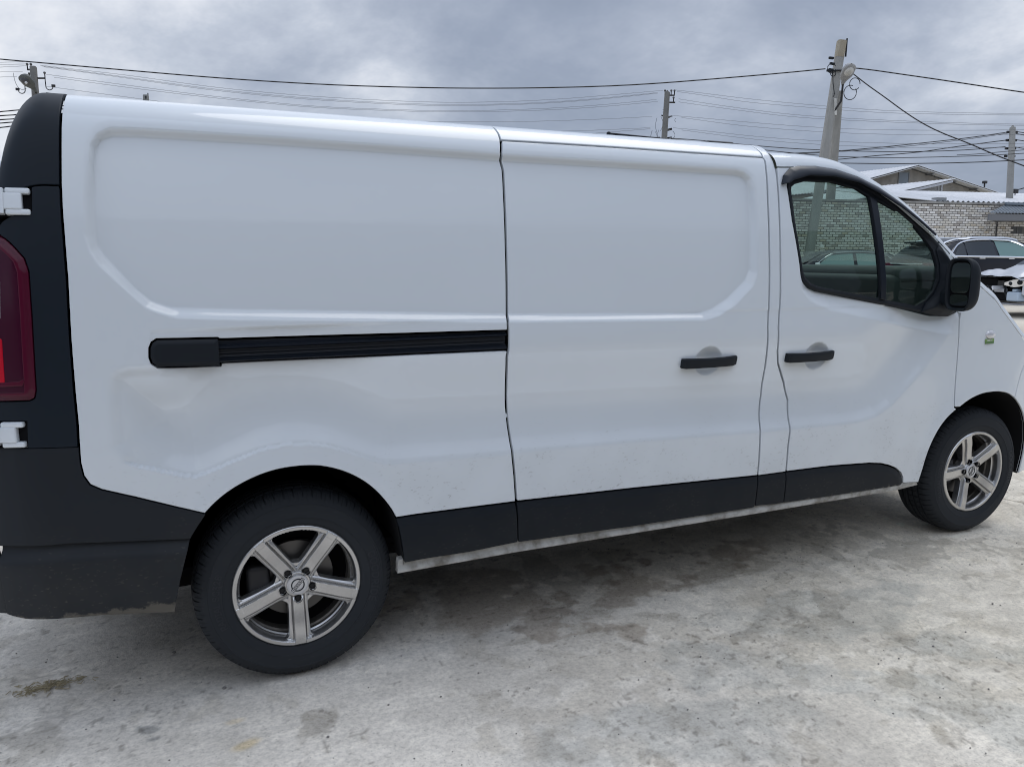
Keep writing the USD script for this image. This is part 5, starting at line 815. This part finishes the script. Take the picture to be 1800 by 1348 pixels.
def lamp_head(p0, p1, parent, look, lens, size=1.0):
    p0, p1 = np.array(p0), np.array(p1); d = p1 - p0; L = np.linalg.norm(d); d /= L; dn = np.array([0, 0, -1.]) + _f * -.55; dn -= d * (dn @ d); dn /= np.linalg.norm(dn); sd_ = np.cross(d, dn); R_ = np.stack([d, sd_, dn], 1)
    t = np.linspace(0, 1, 14); rows = []
    for q in t:
        w = (.05 + .10 * sstep(q / .45)) * (1 if q < .72 else math.sqrt(max(.02, 1 - ((q - .72) / .28) ** 2))) * size; a = np.linspace(0, 2 * PI, 15)
        rows.append(np.stack([np.full(15, q * L), w * np.cos(a), np.where(np.sin(a) > 0, .35, .8) * w * np.sin(a)], -1))
    G = np.array(rows); h = obj('lamp_head', [move(grid(G), p0, R_), move(rbox(-.08, .10, -.045, .045, -.05, .05, .02), p0, R_)], look, parent, smooth=50)
    dm = trimesh.creation.uv_sphere(1.0, count=[10, 18]); dm.apply_scale([L * .24, .105 * size, .075 * size]); obj('lens', move(move(dm, (L * .66, 0, .028 * size)), p0, R_), lens, h, smooth=True)
    return h
lp = thing('street_lamp_pole', 'leaning pale concrete pole with rusty top, street lamp and propping strut', 'utility pole')
b0, b1 = ext_to_ground(*D['lamp_pole']); obj('post', prismpole(b0, b1, .30, .28, yaw=.5), CPOLE, lp, smooth=False)
s0, s1 = D['lamp_strut']; s0, s1 = ext_to_ground(s0, s1); obj('strut', prismpole(s0, s1, .30, .27, yaw=.5), CPOLE, lp, smooth=False)
dtop = (b1 - b0) / np.linalg.norm(b1 - b0); obj('rusty_top', prismpole(b1 - dtop * .55, b1 + dtop * .02, .288, .286, yaw=.5), RUST, lp, smooth=False)
lamp_head(D['lamp_head'][0], D['lamp_head'][1], lp, plain('lamp_grey', (.26, .26, .26), .5), plain('lamp_lens', (.42, .41, .38), .2, coat=.5), 1.45)
lh0 = np.array(D['lamp_head'][0]); obj('lamp_arm', tube([b1 - dtop * 2.6, b1 - dtop * 2.2 + [.05, -.35, .1], lh0], .035, 8), STEELD, lp)
pm = b1 - dtop * 1.02; obj('steel_band', [tube(pm + np.array([[.19 * math.cos(t), .19 * math.sin(t), 0] for t in np.linspace(0, 2 * PI, 17)]), .03, 6, False)], STEELD, lp)
obj('finial_rod', tube([b1 + [.13, -.1, -.5], b1 + [.14, -.1, .10]], .03, 6), STEELD, lp)
for c, rad_, ph in (((.55, -.3, -.42), .20, 0), ((.36, -.3, -.72), .24, 1.2), ((-.36, -.1, .05), .16, .5), ((-.28, -.1, -.10), .10, 2.)):
    t = np.linspace(0, 2 * PI * .9, 22) + ph; obj('cable_loop', tube(pm + np.array(c) + np.stack([rad_ * np.cos(t) * .85, rad_ * np.cos(t) * -.35, rad_ * np.sin(t)], -1), .014, 5), RUBBER, lp)
obj('tension_clamp', [move(rbox(-.10, .10, -.04, .04, -.04, .04, .02), pm + c) for c in ([-.34, -.05, .02], [-.42, -.05, -.02], [.32, -.1, .0], [-.30, -.05, .22], [-.36, -.05, .40])], RUBBER, lp)
obj('riser_cable', tube([pm + [-.32, -.1, 0], pm + [-.30, -.15, -.45], pm + [-.24, -.18, -.8], b0 * .12 + pm * .88 + [-.2, -.2, 0]], .016, 5), RUBBER, lp)
obj('number_plate', move(rbox(-.05, .05, -.19, -.17, -.28, .28, .01), b0 * .26 + b1 * .74, trimesh.transformations.rotation_matrix(-.12, [0, 1, 0])[:3, :3]), plain('plate_white', (.55, .54, .5), .6), lp)
# low insulator and hook on the lower pole (seen through the van)
obj('insulator', [move(trimesh.creation.uv_sphere(.09, count=[8, 12]), b0 * .83 + b1 * .17 + [.25, -.28, .10]), tube([b0 * .83 + b1 * .17 + [.27, -.28, .0], b0 * .83 + b1 * .17 + [.3, -.28, -.25]], .03, 6)], plain('porcelain', (.62, .60, .56), .25), lp)
def crossarm(parent, p, d, L, hooks):
    d = np.array(d, float); obj('crossarm', tube([p - d * L * .0, p + d * L], .035, 6), STEELD, parent)
    for h in hooks:
        q = p + d * L * h; obj('insulator_hook', tube([q + [0, 0, -.02], q + [0, 0, .16]], .022, 6), STEELD, parent); obj('insulator', move(trimesh.creation.uv_sphere(.05, count=[8, 10]), q + [0, 0, .20]), plain('insulator_dark', (.06, .06, .06), .4), parent)
RX = np.array([_r[0], _r[1], 0.])
mp_ = thing('utility_pole', 'dark weathered pole with thin wires and small hooks behind the van roof', 'utility pole')
m0, m1 = ext_to_ground(*D['mid_pole']); obj('post', prismpole(m0, m1, .27, .21, yaw=.9), CPOLE2, mp_, smooth=False)
tip = m1.copy(); obj('pointed_top', tube([tip - [0, 0, .02], tip + [0, 0, .10]], np.array([.09, .02]), 6), CPOLE2, mp_)
crossarm(mp_, tip + [0, 0, -.12], RX, .32, (.55, 1.0)); crossarm(mp_, tip + [0, 0, -.12], -RX, .1, (1.0,)); crossarm(mp_, tip + [0, 0, -.42], RX, .36, (.8,))
for dz in (-1.02, -1.05, -1.58, -1.62, -1.95):
    obj('wire_bracket', tube([tip + [0, 0, dz], tip + RX * .26 * (1 if dz < -1.03 else -.9) + [0, 0, dz + .05]], .03, 6), STEELD, mp_)
for k, (dx, dz, L) in enumerate(((-.42, -1.08, .62), (-.25, -1.02, .62), (-.62, -1.62, .55), (-.48, -1.66, .55), (-.33, -1.60, .55), (.30, -1.64, .35), (.42, -1.10, .16), (-.18, -.72, .12))):
    q = tip + RX * dx + [0, 0, dz]; t = np.linspace(0, 1, 9); obj('jumper_wire', tube(q + np.stack([RX[0] * .10 * np.sin(t * PI * (1 if k % 2 else -1)), RX[1] * .1 * np.sin(t * PI), -L * t], -1), .009, 4), RUBBER, mp_)
obj('band', [tube(tip + [0, 0, dz] + np.array([[.15 * math.cos(t), .15 * math.sin(t), 0] for t in np.linspace(0, 2 * PI, 13)]), .025, 5, False) for dz in (-1.05, -1.60, -2.0)], STEELD, mp_)
lpp = thing('street_lamp_pole', 'grey pole with a tilted oval street lamp above the van rear corner', 'utility pole')
m0, m1 = ext_to_ground(*D['left_pole']); obj('post', prismpole(m0, m1, .30, .215, yaw=.2), CPOLE2, lpp, smooth=False)
lamp_head(D['left_lamp'][0], D['left_lamp'][1], lpp, plain('lamp_dark_grey', (.065, .07, .065), .6), plain('lamp_lens_dark', (.035, .035, .038), .3), 1.7)
ll = np.array(D['left_lamp'][0]) * .35 + np.array(D['left_lamp'][1]) * .65; obj('lamp_bulb', move(trimesh.creation.uv_sphere(.05, count=[8, 12]), ll + [.02, -.16, -.12]), plain('bulb', (.5, .5, .5), .2), lpp)
obj('lamp_arm', tube([np.array(D['left_lamp'][0]) + [.02, .3, -.05], D['left_lamp'][0]], .045, 8), STEELD, lpp)
crossarm(lpp, m1 + [0, 0, -.42], RX, .42, (1.0,)); crossarm(lpp, m1 + [0, 0, -.10], -RX, .24, (.95, .35)); crossarm(lpp, m1 + [0, 0, -.45], -RX, .2, (.9,))
for sg, dx, dz in ((1, .42, -.42), (-1, -.40, -.55)):
    q = m1 + RX * dx + [0, 0, dz]; t = np.linspace(0, 1, 12); obj('cable_hook', tube(np.array([q + RX * sg * .14 * (1 - math.cos(a)) + [0, 0, -.30 - .14 * math.sin(a)] for a in np.linspace(0, PI * .9, 9)]), .018, 5), STEELD, lpp); obj('cable_hook', tube([q, q + [0, 0, -.30]], .018, 5), STEELD, lpp)
    obj('wire_clamp', move(rbox(-.07, .07, -.03, .03, -.05, .05, .02), q + RX * sg * .30 + [0, 0, -.28]), STEELD, lpp)
t = np.linspace(0, 1, 16); obj('jumper_wire', tube(m1 + np.stack([RX[0] * (-.80 + .45 * t ** 2), RX[1] * (-.8 + .45 * t ** 2), -.22 - .62 * np.sin(t * PI * .62)], -1), .009, 4), RUBBER, lpp)
rp = thing('utility_pole', 'slim pale concrete pole carrying thick cables above the low corrugated roof', 'utility pole')
m0, m1 = ext_to_ground(*D['right_pole']); obj('post', prismpole(m0, m1, .30, .22, yaw=.9), CPOLE, rp, smooth=False); obj('pointed_top', tube([m1, m1 + [0, 0, .10]], np.array([.09, .03]), 6), CPOLE, rp)
for dz in (-.18, -.52, -.86, -1.18):
    for sg in (-1, 1): obj('cable_clamp', move(rbox(-.08, .08, -.04, .04, -.05, .05, .02), m1 + RX * sg * .17 + [0, 0, dz]), STEELD, rp)
fp = thing('pole_top', 'stub of a distant pole top peeking over the van roof', 'utility pole'); m0, m1 = ext_to_ground(*D['far_post']); obj('post', prismpole(m0, m1, .30, .25, yaw=.3), plain('pole_grey', (.17, .175, .17), .9), fp, smooth=False); obj('top_pin', tube([m1 + [.1, 0, 0], m1 + [.1, 0, .12]], .03, 6), STEELD, fp); obj('top_plate', move(rbox(-.05, .03, -.18, -.12, -.20, -.06, .01), m1), STEELD, fp)
# ---------------------------------------------------------------- overhead wires
WIREM = plain('wire_grey', (.10, .10, .105), .6); CABLEM = plain('cable_black', (.012, .012, .014), .6)
WL = {'thick_left': ('thick black cable sagging across the sky from the leaning lamp pole to the left', None), 'thick_right': ('black cable with clamps leaving the leaning lamp pole to the right', None), 'service': ('black cable slanting steeply down from the leaning lamp pole to the right', None),
      'mid_left': ('of the thin wires between left and middle poles', 'thin wires between the left lamp pole and the middle pole'), 'mid_right': ('of the thin wires running right from the dark middle pole', 'thin wires from the middle pole to the right'),
      'low_thick': ('of the black cables low on the middle pole', 'black cables low on the middle pole'), 'pole_thick': ('of the dark cables running left from the slim pale pole', 'dark cables left of the slim pale pole'),
      'pole_right': ('of the dark cables right of the slim pale pole', 'dark cables right of the slim pale pole'), 'left_bundle': ('of the dark cables left of the van rear corner', 'dark cables behind the van rear corner'), 'left_thin': ('of the thin wires left of the left lamp pole', 'thin wires left of the left lamp pole')}
ORD = ['topmost', 'second from the top', 'third from the top', 'fourth from the top', 'fifth from the top', 'sixth from the top', 'seventh from the top', 'lowest']
seen_ = {}; count_ = {k: sum(q[0] == k for q in D['wires']) for k in WL}
for key, rw, pts in D['wires']:
    i_ = seen_.get(key, 0); seen_[key] = i_ + 1; lab = WL[key][0] if count_[key] == 1 else (ORD[i_] if i_ < count_[key] - 1 else 'lowest') + ' ' + WL[key][0]
    P = np.array(pts); o_ = np.argsort(np.r_[0, np.cumsum(np.linalg.norm(np.diff(P, axis=0), axis=1))]); tl_ = np.r_[0, np.cumsum(np.linalg.norm(np.diff(P, axis=0), axis=1))]
    tq = np.linspace(0, tl_[-1], 48); Q = np.stack([PchipInterpolator(tl_, P[:, k])(tq) for k in range(3)], -1)
    Q = gaussian_filter1d(Q, 1.5, axis=0, mode='nearest') if len(P) > 4 else Q
    w_ = obj('overhead_cable' if rw > .01 else 'overhead_wire', tube(Q, rw, 5), CABLEM if rw > .01 else WIREM, smooth=True); tag(w_, lab, 'cable' if rw > .01 else 'wire', WL[key][1])
cl_ = np.array([q for q in D['wires'] if q[0] == 'thick_right'][0][2])
for k, q in enumerate(np.linspace(.35, 1.15, 4)):
    P = cl_[0] + (cl_[1] - cl_[0]) * q; obj('cable_peg', move(rbox(-.07, .07, -.03, .03, -.02, .10, .02), P), RUBBER, lp)

# ---------------------------------------------------------------- the other side of the yard, behind the viewer (shows only as a reflection in the van's paint)
DARKB = worn('dark_brick', (.075, .066, .060), (.055, .05, .045), 3, (.9, .95))
wb_ = thing('warehouse', 'long grey warehouse across the yard behind the viewer', 'building')
obj('wall', bx(-6.5, 34, -21, -10.5, -.2, 5.2), DARKB, wb_)
rf_ = np.array([[-7.0, -10.1, 5.2], [-7.0, -21.4, 5.2], [-7.0, -16, 7.4]]); obj('roof', prism(rf_, rf_ + [41.5, 0, 0]), plain('slate_roof', (.16, .16, .165), .8), wb_)
for k in range(5): gt = obj('door', bx(4 + k * 6, 7.2 + k * 6, -10.49, -10.44, -.1, 3.4), plain('door_grey', (.20, .22, .24), .6), wb_)
yw_ = thing('yard_wall', 'low concrete block wall across the yard behind the viewer', 'wall'); obj('wall_body', bx(-30, -6.8, -11.3, -11.0, -.1, 2.3), PLASTER, yw_); obj('coping', bx(-30, -6.8, -11.36, -10.94, 2.304, 2.40), '/World/Looks/coping_grey', yw_)

ROADM = worn('asphalt', (.17, .168, .165), (.22, .215, .21), 3, (.85, .95), bump=.4, bscale=120, coord='object')
rdp = np.array([[[x, y, .006] for y in (-4.6, -7, -9.6)] for x in np.linspace(-60, 60, 13)]); v, f = grid(rdp); rd = obj('road', (v, f[:, ::-1] if np.cross(rdp[1, 0] - rdp[0, 0], rdp[0, 1] - rdp[0, 0])[2] > 0 else f), ROADM); tag(rd, 'asphalt lane in front of the concrete yard', 'road', kind='structure')
# ---------------------------------------------------------------- parked cars
def make_car(name, label, cat_, loc, az, sp):
    """a car body lofted from stations; local +x forward. az: heading from +y towards +x."""
    t = thing(name, label, cat_, loc, PI / 2 - az)
    xs = np.array(sp['x']); hb, hr = PchipInterpolator(xs, sp['belt']), PchipInterpolator(xs, sp['top'])
    wb, wr = PchipInterpolator(xs, sp['wb']), PchipInterpolator(xs, sp['wr']); zb = sp.get('zb', .22)
    X = np.unique(np.concatenate([np.linspace(xs[0], xs[-1], 90), xs]))
    def sec(x):
        b, r = hb(x), hr(x); w, q = wb(x), wr(x); r = np.maximum(r, b + .012)
        Y = np.stack([w * .90, w * .97, w, w * .995, w * .975, w * .955, w * .955 * .45 + q * .55, q, q * .90, q * .70, q * .35, q * 0], -1)
        Z = np.stack([zb + 0 * x, zb + .10 + 0 * x, zb + .30 + 0 * x, b - .20, b - .05, b, b * .45 + r * .55 , r - .055 * np.clip((r - b) / .3, 0, 1), r - .02 * np.clip((r - b) / .3, 0, 1), r + .010, r + .030, r + .036], -1)
        return Y, Z
    Y, Z = sec(X); XX = np.repeat(X[:, None], Y.shape[1], 1)
    L_ = np.stack([XX, Y, Z], -1); Rr = L_ * np.array([1, -1, 1]); full = np.concatenate([L_, Rr[:, ::-1][:, 1:]], 1)
    v, f = grid(full); n = full.shape[1]; ends = []
    for row in (0, len(X) - 1):
        c = len(v); v = np.vstack([v, full[row].mean(0)]); k = np.arange(n - 1) + row * n; ends.append(np.stack([np.full(n - 1, c), k + 1, k], -1) if row == 0 else np.stack([np.full(n - 1, c), k, k + 1], -1))
    f = np.vstack([f] + ends)
    ob_ = obj('body', (v, f[:, ::-1]), sp['paint'], t, smooth=40)
    def surf(sd, off):
        def g(S):                             # S: (x, q) with q 0 at the belt and 1 at the roof edge
            x, q = S[:, 0], np.clip(S[:, 1], -3, 1.4); b, r = hb(x), np.maximum(hr(x), hb(x) + .012); w, wq = wb(x), wr(x)
            y0, z0, y1, z1 = w * .955, b, wq, r - .055 * np.clip((r - b) / .3, 0, 1)
            ql = np.clip(q, None, 0) * .35; y = y0 + (y1 - y0) * np.clip(q, 0, 2) + .0 * ql + np.where(q < 0, .02 * np.minimum(-q, 1) * w, 0); z = z0 + (z1 - z0) * np.where(q < 0, q * .5, q)
            return np.stack([x, sd * (y + off), z + off * .3], -1)
        return g
    for sd in (1, -1):
        fl = lambda m: m if sd < 0 else (m[0], m[1][:, ::-1])
        for pts, look_, nm in sp['windows']: obj(nm, fl(panel(poly(pts).buffer(-.012).buffer(.012), surf(sd, .020), h=.08, skirt=.005)), look_, t, smooth=40)
        for pts in sp['chrome']:
            P = np.array(pts, float); tl_ = np.r_[0, np.cumsum(np.hypot(*np.diff(P, axis=0).T))]; q = np.linspace(0, tl_[-1], 40); P = np.stack([np.interp(q, tl_, P[:, k]) for k in (0, 1)], -1); P = gaussian_filter1d(P, 1.2, axis=0, mode='nearest')
            obj('chrome_strip', tube(surf(sd, .026)(P), sp.get('cr', .014), 5), CHROME, t)
        for hx in sp['handles']:
            p = surf(sd, .02)(np.array([[hx, -.18]]))[0]; obj('door_handle', move(rbox(-.10, .10, -.018, .018, -.016, .016, .01), p), CHROME if sp.get('chh') else sp['paint'], t)
        for sx_ in sp['seams']:
            P = surf(sd, .0015)(np.stack([np.full(12, sx_), np.linspace(0.0, -1.9, 12)], -1)); obj('door_seam', tube(P, .004, 4), GAP, t)
    if sp.get('rails'):
        for sd in (1, -1): q = np.linspace(sp['rails'][0], sp['rails'][1], 30); obj('roof_rail', tube(np.stack([q, sd * wr(q) * .93, hr(q) + .03 * np.sin((q - q[0]) / (q[-1] - q[0]) * PI) ** .3 + .0], -1), .032, 6), CHROME, t)
    for pts, look_, nm, bow in sp.get('sheets', ()):         # glass front and rear: (x, half width) stations on the top line
        P = np.array(pts); rows = []
        for x, hw in P: k = np.linspace(-1, 1, 9); rows.append(np.stack([np.full(9, x), k * hw, hr(x) + .020 + .016 * (1 - k * k)], -1))
        obj(nm, grid(np.array(rows)), look_, t, smooth=True)
    for nm, m, look_ in sp.get('extra', ()):
        if isinstance(m, list) and nm not in ('crumpled_bonnet', 'washer_tank'):
            for q in m: obj(nm, q, look_, t)
        else: obj(nm, m, look_, t)
    for x in sp['wheels']:
        for sd in (1, -1):
            prof = [(.20, -.19), (.30, -.18), (.335, -.15), (.34, -.03), (.32, -.008), (.24, .0), (.235, -.012), (.06, -.02), (.001, -.02)]
            m = lathe(prof, 40); m = (m[0] * np.array([1, sd * -1, 1]), m[1]) ; wc = obj('wheel', move(m, (x, sd * wb(x) * 1.0, .34 + .0)), RUBBER, t, smooth=40)
            sp_ = [move(bx(-.02, .02, -.012, .006, .03, .225), (x, sd * (wb(x) + .004), .34), trimesh.transformations.rotation_matrix(2 * PI * k / 10, [0, 1, 0])[:3, :3]) for k in range(10)]; obj('rim', sp_, ALLOY, wc)
    return t
# dark sedan, seen through the van's cab
sedan_sp = dict(x=[-2.45, -2.38, -2.0, -1.75, -1.1, -.3, .35, .75, 1.45, 2.1, 2.42], belt=[.62, .86, .96, .97, .965, .95, .93, .92, .86, .76, .58], top=[.64, .98, 1.08, 1.11, 1.375, 1.455, 1.44, 1.37, 1.0, .84, .60],
    wb=[.72, .84, .91, .92, .93, .935, .935, .93, .92, .86, .66], wr=[.60, .70, .74, .72, .62, .60, .61, .64, .74, .70, .52], paint=BLACKP, wheels=(-1.42, 1.45), handles=(-.75, .32), seams=(-.14, -1.0, .95), chh=True,
    windows=[([(-1.28, .06), (-.88, .06), (-.88, .88), (-1.02, .82)], CARGL, 'rear_quarter_glass'), ([(-.84, .06), (-.18, .06), (-.18, .92), (-.84, .90)], CARGLC, 'rear_window'), ([(-.08, .06), (1.16, .06), (.62, .86), (-.08, .92)], CARGLC, 'front_window')],
    chrome=[[(-1.52, .0), (-1.12, .86), (-.9, .97), (-.1, 1.0), (.6, .95), (1.0, .45), (1.26, .03)], [(-1.52, .0), (1.26, .0)]], sheets=[([(.80, .56), (1.0, .60), (1.2, .63), (1.38, .64)], CARGL, 'windscreen', 0), ([(-1.68, .60), (-1.45, .58), (-1.2, .55)], CARGL, 'rear_screen', 0)],
    extra=[('tail_lamp', [rbox(-2.42, -2.20, sd * .80 - .06, sd * .80 + .06, .84, .97, .03) for sd in (-1, 1)], RED), ('wing_mirror', [rbox(.98, 1.10, sd * 1.03 - .09, sd * 1.03 + .09, .95, 1.10, .04) for sd in (-1, 1)], plain('mirror_pale', (.5, .53, .53), .2, coat=.5)), ('headlight', [rbox(2.1, 2.34, sd * .66 - .12, sd * .66 + .12, .62, .74, .04) for sd in (-1, 1)], CLEARL)])
sx_, sy_ = 18.75, 14.3
make_car('parked_sedan', 'dark sedan seen through the cab windows of the white van', 'car', (sx_, sy_, float(gz(sx_, sy_))), math.radians(-62), sedan_sp)
# black estate-like SUV with chrome window line
suv_sp = dict(x=[-2.35, -2.28, -2.05, -1.72, -1.25, -.5, .3, .8, 1.25, 1.62, 2.15, 2.42], belt=[.55, 1.00, 1.14, 1.175, 1.17, 1.16, 1.15, 1.14, 1.12, 1.06, .90, .60], top=[.60, 1.10, 1.36, 1.53, 1.63, 1.675, 1.67, 1.61, 1.42, 1.17, 1.0, .64],
    wb=[.78, .88, .94, .955, .965, .97, .97, .965, .955, .945, .90, .70], wr=[.62, .68, .66, .645, .64, .645, .65, .67, .73, .80, .74, .56], paint=BLACKP, wheels=(-1.43, 1.45), handles=(-.72, .28), seams=(-.16, -1.05, 1.12), chh=True, rails=(-1.75, .75), cr=.026,
    windows=[([(-1.62, .05), (-1.22, .05), (-1.16, .92), (-1.30, .86)], CARGL, 'rear_quarter_glass'), ([(-1.17, .05), (-.20, .05), (-.20, .95), (-1.11, .93)], CARGL, 'rear_window'), ([(-.10, .05), (1.36, .05), (1.05, .55), (.70, .88), (-.10, .95)], CARGLC, 'front_window')],
    chrome=[[(-1.80, .0), (-1.55, .55), (-1.32, .92), (-1.0, 1.02), (-.2, 1.04), (.62, 1.0), (1.05, .70), (1.5, .05)], [(-1.80, .0), (1.5, .0)]], sheets=[([(.98, .58), (1.2, .64), (1.5, .70)], CARGL, 'windscreen', 0), ([(-2.24, .62), (-2.1, .60), (-1.9, .57)], CARGL, 'rear_screen', 0)],
    extra=[('tailgate_strip', rbox(-2.40, -2.34, -.62, .62, .95, .985, .01), CHROME), ('tail_lamp', [rbox(-2.38, -2.24, sd * .74 - .14, sd * .74 + .14, .88, 1.0, .03) for sd in (-1, 1)], REDR), ('roof_spoiler', rbox(-2.02, -1.70, -.58, .58, 1.545, 1.60, .02), BLACKP), ('wing_mirror', [rbox(1.10, 1.24, sd * 1.07 - .10, sd * 1.07 + .10, 1.05, 1.20, .05) for sd in (-1, 1)], BLACKP), ('number_plate', rbox(-2.415, -2.395, -.26, .26, .72, .83, .005), plain('plate_grey', (.35, .36, .36), .5))])
ux, uy = 21.3, 11.75
make_car('parked_suv', 'black SUV with chrome window line and silver roof rails beside the brick wall', 'car', (ux, uy, float(gz(ux, uy)) + .14), math.radians(100), suv_sp)
# crashed silver car: front end opened up, bonnet crumpled
crash_sp = dict(x=[-2.35, -2.28, -1.95, -1.6, -1.0, -.3, .3, .7, 1.2, 1.55], belt=[.60, .90, .98, .98, .97, .95, .93, .92, .90, .86], top=[.64, 1.0, 1.08, 1.12, 1.38, 1.44, 1.42, 1.34, 1.06, .93],
    wb=[.74, .86, .90, .91, .915, .92, .92, .92, .91, .89], wr=[.60, .68, .72, .70, .62, .60, .61, .64, .74, .74], paint=plain('silver_white_paint', (.42, .43, .46), .3, coat=.5), wheels=(-1.38,), handles=(-.75, .3), seams=(-.14, -1.0, .92),
    windows=[([(-1.25, .06), (-.88, .06), (-.88, .88), (-1.0, .82)], CARGL, 'rear_quarter_glass'), ([(-.84, .06), (-.18, .06), (-.18, .92), (-.84, .90)], CARGL, 'rear_window'), ([(-.08, .06), (1.05, .06), (.58, .86), (-.08, .92)], CARGL, 'front_window')], chrome=[], sheets=[([(.76, .56), (1.0, .60), (1.16, .63)], CARGL, 'windscreen', 0)])
n = 26; qx, qy = np.meshgrid(np.linspace(1.15, 2.30, n), np.linspace(-.86, .86, 34), indexing='ij')
cz = .93 - .10 * sstep((qx - 1.5) / .8) + .11 * np.exp(-((qx - 1.75) / .22) ** 2) * (.4 + .6 * np.sin(qy * 3 + .6) ** 2) + .12 * (meshkit.fbm(np.stack([qx * 2.6, qy * 2.2, 0 * qx], -1).reshape(-1, 3), 3, 4).reshape(qx.shape) - .5) - .05 * (qy / .86) ** 4
HOOD = np.stack([qx + .10 * (meshkit.noise(np.stack([qy * 3, 0 * qy, 0 * qy], -1).reshape(-1, 3), 2).reshape(qx.shape) - .6) * sstep((qx - 1.8) / .5), qy, cz], -1); hv = np.concatenate([HOOD, ], 0)
SILW = '/World/Looks/silver_white_paint'; CRG = plain('headlamp_chrome', (.62, .62, .63), .12, metal=.8, coat=1.0)
def hull_(p): h_ = trimesh.Trimesh(np.array(p, float)).convex_hull if False else trimesh.convex.convex_hull(np.array(p, float)); return np.array(h_.vertices), np.array(h_.faces)
def wing(sd):
    pg = Polygon([(1.22, .40), (1.22, .90), (1.60, .92), (1.80, .875), (2.05, .80), (2.14, .62), (2.16, .45), (2.02, .36)]).difference(shapely.Point(1.45, .34).buffer(.39, 24))
    return panel(pg, lambda S: np.stack([S[:, 0], sd * (.905 - .10 * sstep((S[:, 0] - 1.75) / .5) ** 2 + .012 * np.sin(S[:, 0] * 17 + S[:, 1] * 9)), S[:, 1]], -1), h=.05, skirt=.02, deep=(0, -sd, 0))
crash_sp['extra'] = [('crumpled_bonnet', [grid(hv), grid(hv - [0, 0, .02], True)], SILW),
    ('engine_bay', [rbox(1.35, 2.05, -.72, .72, .34, .80, .04), rbox(1.9, 2.16, -.62, .05, .60, .79, .03), rbox(2.0, 2.2, -.5, .5, .28, .48, .05)], GAP),
    ('radiator', rbox(2.10, 2.15, -.55, .25, .42, .74, .01), STEELD), ('bumper_beam', rbox(2.16, 2.24, -.62, .40, .47, .56, .02), plain('beam_grey', (.30, .31, .33), .5, metal=.3)),
    *[('front_wing', wing(sd), SILW) for sd in (-1, 1)],
    ('headlight', hull_([(2.27, .40, .64), (2.29, .42, .70), (2.22, .64, .60), (2.25, .64, .77), (2.02, .86, .66), (2.04, .87, .83), (1.72, .90, .80), (1.70, .90, .86), (1.9, .70, .7)]), CRG), *[('headlight_bezel', move(trimesh.creation.uv_sphere(r_, count=[10, 14]), p_), GLOSSB) for r_, p_ in ((.062, (2.215, .55, .69)), (.066, (2.135, .70, .715)), (.05, (1.99, .835, .765)))], ('headlight_edge', hull_([(2.30, .41, .70), (2.26, .64, .775), (2.05, .88, .84), (1.72, .915, .87), (2.28, .41, .72), (2.24, .64, .795), (2.03, .87, .86), (1.71, .90, .885)]), GLOSSB),
    ('washer_tank', [rbox(2.02, 2.24, .44, .80, .28, .50, .04), rbox(2.06, 2.2, .56, .68, .50, .56, .02)], plain('tank_blue', (.33, .40, .48), .3, coat=.4)), ('torn_bracket', [move(rbox(-.18, .18, -.02, .02, -.05, .05, .01), (2.24, .22, .57), trimesh.transformations.rotation_matrix(.4, [1, 0, 0])[:3, :3])], plain('bracket_pale', (.5, .5, .52), .4)),
    ('hanging_hose', tube([[2.2, .36, .6], [2.24, .40, .5], [2.2, .43, .36]], .022, 6), RUBBER), ('hanging_hose', tube([[2.2, -.2, .62], [2.27, -.05, .56], [2.23, .1, .45]], .016, 6), RUBBER), ('lower_lip', rbox(2.0, 2.30, -.75, .88, .20, .235, .012), plain('lip_grey', (.22, .22, .23), .5))]
cx_, cy_ = 19.50, 7.83; caz = math.radians(287)
make_car('crashed_car', 'silver white car with crumpled bonnet and torn open front end', 'car', (cx_, cy_, float(gz(cx_, cy_)) + .09), caz, crash_sp)
